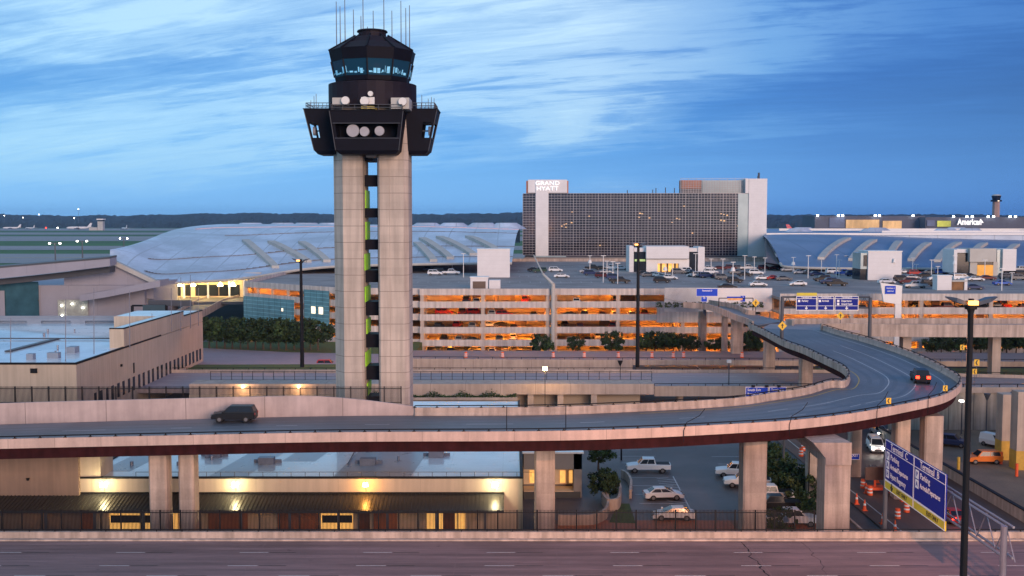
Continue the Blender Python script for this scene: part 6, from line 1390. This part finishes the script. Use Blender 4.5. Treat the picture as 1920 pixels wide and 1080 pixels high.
A_, B_ = P(1494, 554.5, d=dG - .4), P(1532, 549, d=dG - .4); MB().box(A_.x, B_.x, dG - .4, dG - .3, A_.z, B_.z).build('yellow_strip', sign_y, g)
# pair of signs behind the inner parapet
d8 = 137.0
a = P(1400, 760, d=d8)
t = thing('overhead_sign', 'pair of blue guide signs peeking above the inner parapet of the ramp', 'road sign', (P(1437, 750, d=d8).x, d8, 4))
for px in (1403, 1471): q = P(px, 745, d=d8 + .3); MB().tube((q.x, d8 + .3, 0), (q.x, d8 + .3, q.z), .15).build('post', dkgrey, t)
for px0, px1, ls in ((1397.5, 1441, ('South Exit', 'Rental Cars')), (1442, 1475, ('Terminal A', 'Terminal C'))):
    A_, B_ = P(px0, 754, d=d8), P(px1, 725.5, d=d8); o = Vector((A_.x, d8, A_.z)); pn, nn = panel(t, o, RX, UZ, B_.x - A_.x, B_.z - A_.z, sign_b2, .07)
    for k, s in enumerate(ls): text(s, .46, o + RX * .25 + UZ * ((B_.z - A_.z) * (.80 - .26 * k)) + nn * .01, RX, UZ, 'lettering', sign_w, pn, .006, 'LEFT', .02, .78 if px0 > 1440 else .9)
for px in (1412, 1437, 1460): q = P(px, 724, d=d8); MB().box(q.x - .2, q.x + .2, d8 - .3, d8 + .1, q.z - .1, q.z + .15).build('sign_light', black, t)
# white board wall with blue sign at the end of the narrow branch
A_, B_ = P(1246, 569, d=252), P(1448, 540, d=252)
t = thing('board_wall', 'long white board wall with curved louvres at its left end behind the upper ramp branch', 'wall', ((A_.x + B_.x) / 2, 252, 12))
xm = P(1318, 550, d=252).x; MB().box(xm, B_.x, 252, 252.4, A_.z - 2, B_.z).build('panel', white_w, t)
MB().box(A_.x, xm, 252.3, 252.5, A_.z - 2, B_.z).build('louvre_backing', M('louvre backing', (.34, .36, .40), .6, var=.1), t); m = MB()
for k in range(16):
    z_ = A_.z + .2 + k * .26; pts = [(A_.x + (xm - A_.x) * j / 8, 252.15, min(B_.z, z_ + 1.2 * (1 - j / 8) ** 2)) for j in range(9)]
    for p, q in zip(pts, pts[1:]): m.tube(p, q, .06, n=4)
m.build('louvre', white_s, t)
def bluesign(label, px0, px1, y0_, y1_, d_, posts, lines, nm='guide_sign'):
    A_, B_ = P(px0, y1_, d=d_), P(px1, y0_, d=d_); t = thing(nm, label, 'road sign', ((A_.x + B_.x) / 2, d_, A_.z)); o = Vector((A_.x, d_, A_.z)); pn, nn = panel(t, o, RX, UZ, B_.x - A_.x, B_.z - A_.z, sign_b2, .05)
    for k, s in enumerate(lines): text(s, .5, o + RX * (B_.x - A_.x) / 2 + UZ * ((B_.z - A_.z) * (.72 - .4 * k)) + nn * .01, RX, UZ, 'lettering', sign_w, pn, .006, 'CENTER', .02)
    for px, yb in posts: q, b_ = P(px, y0_ + 3, d=d_ + .2), P(px, yb, d=d_ + .2); MB().tube((q.x, d_ + .2, b_.z), (q.x, d_ + .2, q.z), .2).build('post', galv, t)
bluesign('wide bright blue sign before the white board wall', 1305.5, 1346, 541, 555.5, 241, ((1323, 592),), ('Terminal D',))
bluesign('small blue sign hanging below the wide one on the upper branch', 1314.5, 1326, 556.5, 566, 240.5, ((1320, 588),), ('15',), 'small_sign')
bluesign('small blue sign on the thin frame over the upper branch', 1388, 1398, 554, 566, 241, ((1393, 572),), ('D',), 'small_sign')
bluesign('small blue sign on a pale column under the loop ramp', 1591, 1612, 851, 862, 134, ((1594, 864),), ('EXIT',), 'small_sign')
t = thing('overhead_gantry', 'thin dark frame spanning the narrow upper ramp branch with striped panel', 'sign', (P(1380, 560, d=240).x, 240, 13)); m = MB(); a, b = P(1348, 559, d=240), P(1412, 559, d=240); zb = P(1348, 582, d=240).z
m.tube((a.x, 240, zb), (a.x, 240, a.z), .1); m.tube((b.x, 240, zb), (b.x, 240, b.z), .1); m.tube((a.x, 240, a.z), (b.x, 240, b.z), .1); m.build('frame', black, t)
pxrect('striped_panel', 1364, 1392, 559, 563, 239.8, M('orange white panel', (.75, .35, .15), .6, var=.5, scale=1), t); pxrect('blue_panel', 1363, 1393, 556, 558.5, 239.8, sign_b2, t)
# white pylon sign with blue face
d9 = 236; q = P(1672, 560, d=d9)
t = thing('pylon_sign', 'tall tilted white pylon board with blue square above the straight ramp', 'sign', (q.x, d9, 4))
m = MB(); c4 = [P(a, b, d=d9) for a, b in ((1651, 530), (1692, 536), (1690, 572), (1657, 566))]; m.loft([[tuple(p) for p in c4], [tuple(p + Vector((0, .6, 0))) for p in c4]]); m.build('board', white_s, t)
pxrect('blue_face', 1660, 1679, 536, 551, d9 - .1, sign_b2, t); 
q = P(1669.5, 543.5, d=d9 - .25); text('TERMINAL E', .34, q + Vector((0, 0, .35)), RX, UZ, 'lettering', sign_w, t, .006, 'CENTER', .02); text('ARRIVALS', .34, q - Vector((0, 0, .3)), RX, UZ, 'lettering', sign_w, t, .006, 'CENTER', .02)
a = P(1685, 570, d=d9); MB().box(a.x - .7, a.x + .7, d9 + .1, d9 + .6, 4, a.z).build('leg', white_s, t)
# ================================================================ CONES, BARRELS, MESSAGE BOARD
def cone_proto():
    t = thing('traffic_cone', 'x', 'traffic cone'); m = MB(); m.box(-.22, .22, -.22, .22, 0, .05); m.build('base', orange, t); m = MB(); m.cyl(0, 0, .05, .95, .17, .04, 12); c = m.build('cone', orange, t); m = MB(); m.cyl(0, 0, .45, .62, .125, .098, 12); m.build('white_band', white_s, c); index_kids(t); return t
def barrel_proto():
    t = thing('traffic_barrel', 'x', 'traffic barrel'); m = MB(); m.cyl(0, 0, 0, 1.0, .30, .24, 12); b = m.build('drum', orange, t); m = MB(); m.cyl(0, 0, .25, .4, .30, .285, 12); m.cyl(0, 0, .6, .75, .275, .262, 12); m.build('white_band', white_s, b); index_kids(t); return t
cp_, bp_ = cone_proto(), barrel_proto()
cones = [(1606, 945), (1621, 957), (1655, 982), (1678, 997), (1693, 940), (1624, 925), (1645, 905), (1690, 915)]
for k, (px, py) in enumerate(sorted(cones)):
    q = P(px, py, z=0); place(cp_, (q.x, q.y, 0), 0, 'orange traffic cone on the lower road under the big sign, %s from the left' % ords[k], 'cones on the lower road', 1.35)
brl = [(1618, 915), (1631, 928), (1672, 925), (1683, 972), (1700, 960), (1502, 855), (1506, 845), (1508, 838)]
for k, (px, py) in enumerate(sorted(brl)):
    q = P(px, py, z=0); place(bp_, (q.x, q.y, 0), 0, 'orange and white traffic barrel on the lower road, %s from the left' % ords[k], 'barrels on the lower road', 1.15)
mid = [(871, 690), (942, 688), (1038, 685), (1096, 684), (1158, 681), (1219, 679), (1256, 677), (1275, 677), (1374, 672)]
for k, (px, py) in enumerate(mid):
    q = P(px, py - 12, z=4.4); place(bp_, (q.x, 224.5, 4.4), 0, 'red orange barrel along the service road before the garage, %s from the left' % ords[k], 'barrels on the service road', 1.2)
q = P(1640, 922, z=0)
t = thing('message_board', 'unlit brown message board on an orange trailer on the lower road', 'message board', (q.x, q.y, 0))
MB().box(q.x - 1.1, q.x + 1.1, q.y - .7, q.y + .7, .35, .7).build('trailer', orange, t); MB().box(q.x - .12, q.x + .12, q.y - .1, q.y + .1, .7, 1.6).build('mast', orange, t)
MB().box(q.x - 1.25, q.x + 1.25, q.y - .15, q.y + .1, 1.5, 3.1).build('display', M('dark brown display', (.07, .03, .025), .5, var=.2), t)
for s_ in (-1.1, 1.0): m = MB(); m.tube((q.x + s_, q.y - .3, .32), (q.x + s_ + .12, q.y - .3, .32), .3, .3, 10); m.build('wheel', tyre, t)
m = MB(); 
for k in range(4): m.tube((q.x - .9 + k * .35, q.y, 3.1), (q.x - 1.1 + k * .35, q.y, 3.4), .03)
m.build('aerial', galv, t)
# yard bollards and right edge building
for k, (px, py, mt, c_) in enumerate(((1797, 880, yel_p, 'yellow'), (1877, 870, orange, 'red'), (1906, 893, orange, 'red'))):
    q = P(px, py, z=0); MB().cyl(q.x, q.y, 0, 1.7, .2, .2, 12).build('bollard', mt, label='%s bollard in the right hand yard %s' % (c_, ('by the sign', 'at the foot of the beige pillar', 'nearest the right edge')[k]), cat='bollard')
d10 = 148
t = thing('edge_building', 'beige pillared building with blue glass at the right edge, bases painted yellow', 'building', (P(1900, 800, d=d10).x, d10, 0))
yb_m = M('yellow painted base', (.55, .33, .05), .7, var=.2, scale=1)
a, b = P(1881, 740, d=d10), P(1905, 870, d=d10); MB().box(a.x, b.x, d10, d10 + 2, 2.7, a.z).build('pillar', conc, t); MB().box(a.x - .03, b.x + .03, d10 - .03, d10 + 2.03, -.1, 2.7).build('pillar_base', yb_m, t)
a = P(1906, 850, d=d10 - 6); MB().box(a.x, a.x + 2.2, d10 - 6, d10 - 4, 2.6, P(1906, 735, d=d10 - 6).z).build('pillar', conc, t); MB().box(a.x - .03, a.x + 2.23, d10 - 6.03, d10 - 3.97, -.1, 2.6).build('pillar_base', yb_m, t)
a = P(1898, 735, d=d10 + 1); MB().box(a.x, a.x + 40, d10 + 1, d10 + 1.5, P(1900, 768, d=d10 + 1).z, a.z).build('glass_front', M('blue glazing', (.06, .13, .26), .2, var=.2, scale=.3), t)
MB().box(a.x, a.x + 40, d10 + 2.5, d10 + 3, -.1, P(1900, 768, d=d10 + 1).z).build('recess', glass, t); MB().box(a.x, a.x + 40, d10 + 1.6, d10 + 2.4, 5.2, 6.4).build('balcony', bpy.data.materials['blue glazing'], t)
# barrier with rails under the gantry
bpy.data.objects.remove(bpy.data.objects['guard_frame'])
p1, p2, p3 = P(1795, 935, z=2.0), P(1890, 978, z=2.0), P(1830, 920, z=2.0)
t = thing('ramp_barrier', 'low pink concrete barrier with dark capping beside the lower road under the gantry', 'barrier', (61, 110, 0))
m = MB(); m.box(57.2, 57.6, 103, 165, -.1, 1.3); m.build('wall', conc_p, t); m = MB(); m.box(57.15, 57.65, 103, 165, 1.3, 1.42); m.build('cap', black, t)
# ================================================================ ROOF LAMP POLES
lp = [(869, 476, 520), (848, 480, 510), (1106, 480, 508), (1131, 480, 530), (1138, 490, 520), (1149, 491, 524), (1158, 494, 532), (1247, 492, 524), (1261, 493, 518), (1304, 476, 518), (1333, 486, 520), (1355, 486, 524), (1374, 492, 533), (1396, 480, 524), (1414, 482, 512), (1434, 484, 512), (1461, 490, 504), (1487, 483, 512), (1515, 480, 522), (1540, 486, 512), (1568, 478, 518), (1573, 488, 520), (1586, 480, 504), (1711, 484, 512), (1718, 496, 510), (1746, 488, 520), (1758, 500, 518), (1789, 480, 525), (1811, 484, 514), (1846, 488, 523), (1878, 504, 545), (1897, 512, 530)]
for k, (px, y0_, y1_) in enumerate(lp):
    b_ = P(px, y1_, z=ZD); a_ = P(px, y0_, d=b_.y); t = thing('roof_lamp_post', 'thin white lamp post on the garage roof, %s' % ('%s from the left' % ords[k] if k < 20 else '%s from the right' % ords[len(lp) - 1 - k]), 'lamp post', (b_.x, b_.y, ZD), 'lamp posts on the garage roof')
    MB().tube((b_.x, b_.y, ZD), (b_.x, b_.y, a_.z), .13, .10).build('pole', white_s, t)
    m = MB(); m.box(b_.x - .7, b_.x + .7, b_.y - .25, b_.y + .25, a_.z, a_.z + .15); m.build('lamp_head', white_s, t)
    if k % 5 == 2: m = MB(); m.cyl(b_.x, b_.y, a_.z - 2.4, a_.z - 1.4, .7, .45, 10); m.build('camera_housing', white_s, t)
# painted stalls on the roof deck
m = MB(); r = random.Random(9)
for yy in (300, 330, 362, 396):
    for k in range(74):
        x = -50 + k * 2.9
        if 5.2 > 0: m.box(x, x + .12, yy, yy + 5.2, ZD + .004, ZD + .008)
sl = m.build('stall_lines', white_p, kind='structure')
# ================================================================ air
hz_ = MB(); hz_.box(-7000, 7000, -60, 8500, -3, 95); ho = hz_.build('haze', bpy.data.materials.new('haze air'), kind='stuff')
hm = ho.data.materials[0]; hm.use_nodes = True; nt = hm.node_tree; nt.nodes.clear()
pv = N('ShaderNodeVolumePrincipled'); pv.inputs['Color'].default_value = (.42, .66, 1, 1); pv.inputs['Density'].default_value = .00005; pv.inputs['Anisotropy'].default_value = .6
mo = N('ShaderNodeOutputMaterial'); L(pv.outputs[0], mo.inputs['Volume'])
# ================================================================ tidy
for o in list(bpy.data.objects):
    if o.parent is None and o.get('label') == 'x': bpy.data.objects.remove(o); continue
    if 'label' in o.keys() and not 4 <= len(o['label'].split()) <= 16: print('LABEL', len(o['label'].split()), o['label'])
    for k in ('_o', '_used', '_kind'):
        if k in o.keys(): del o[k]
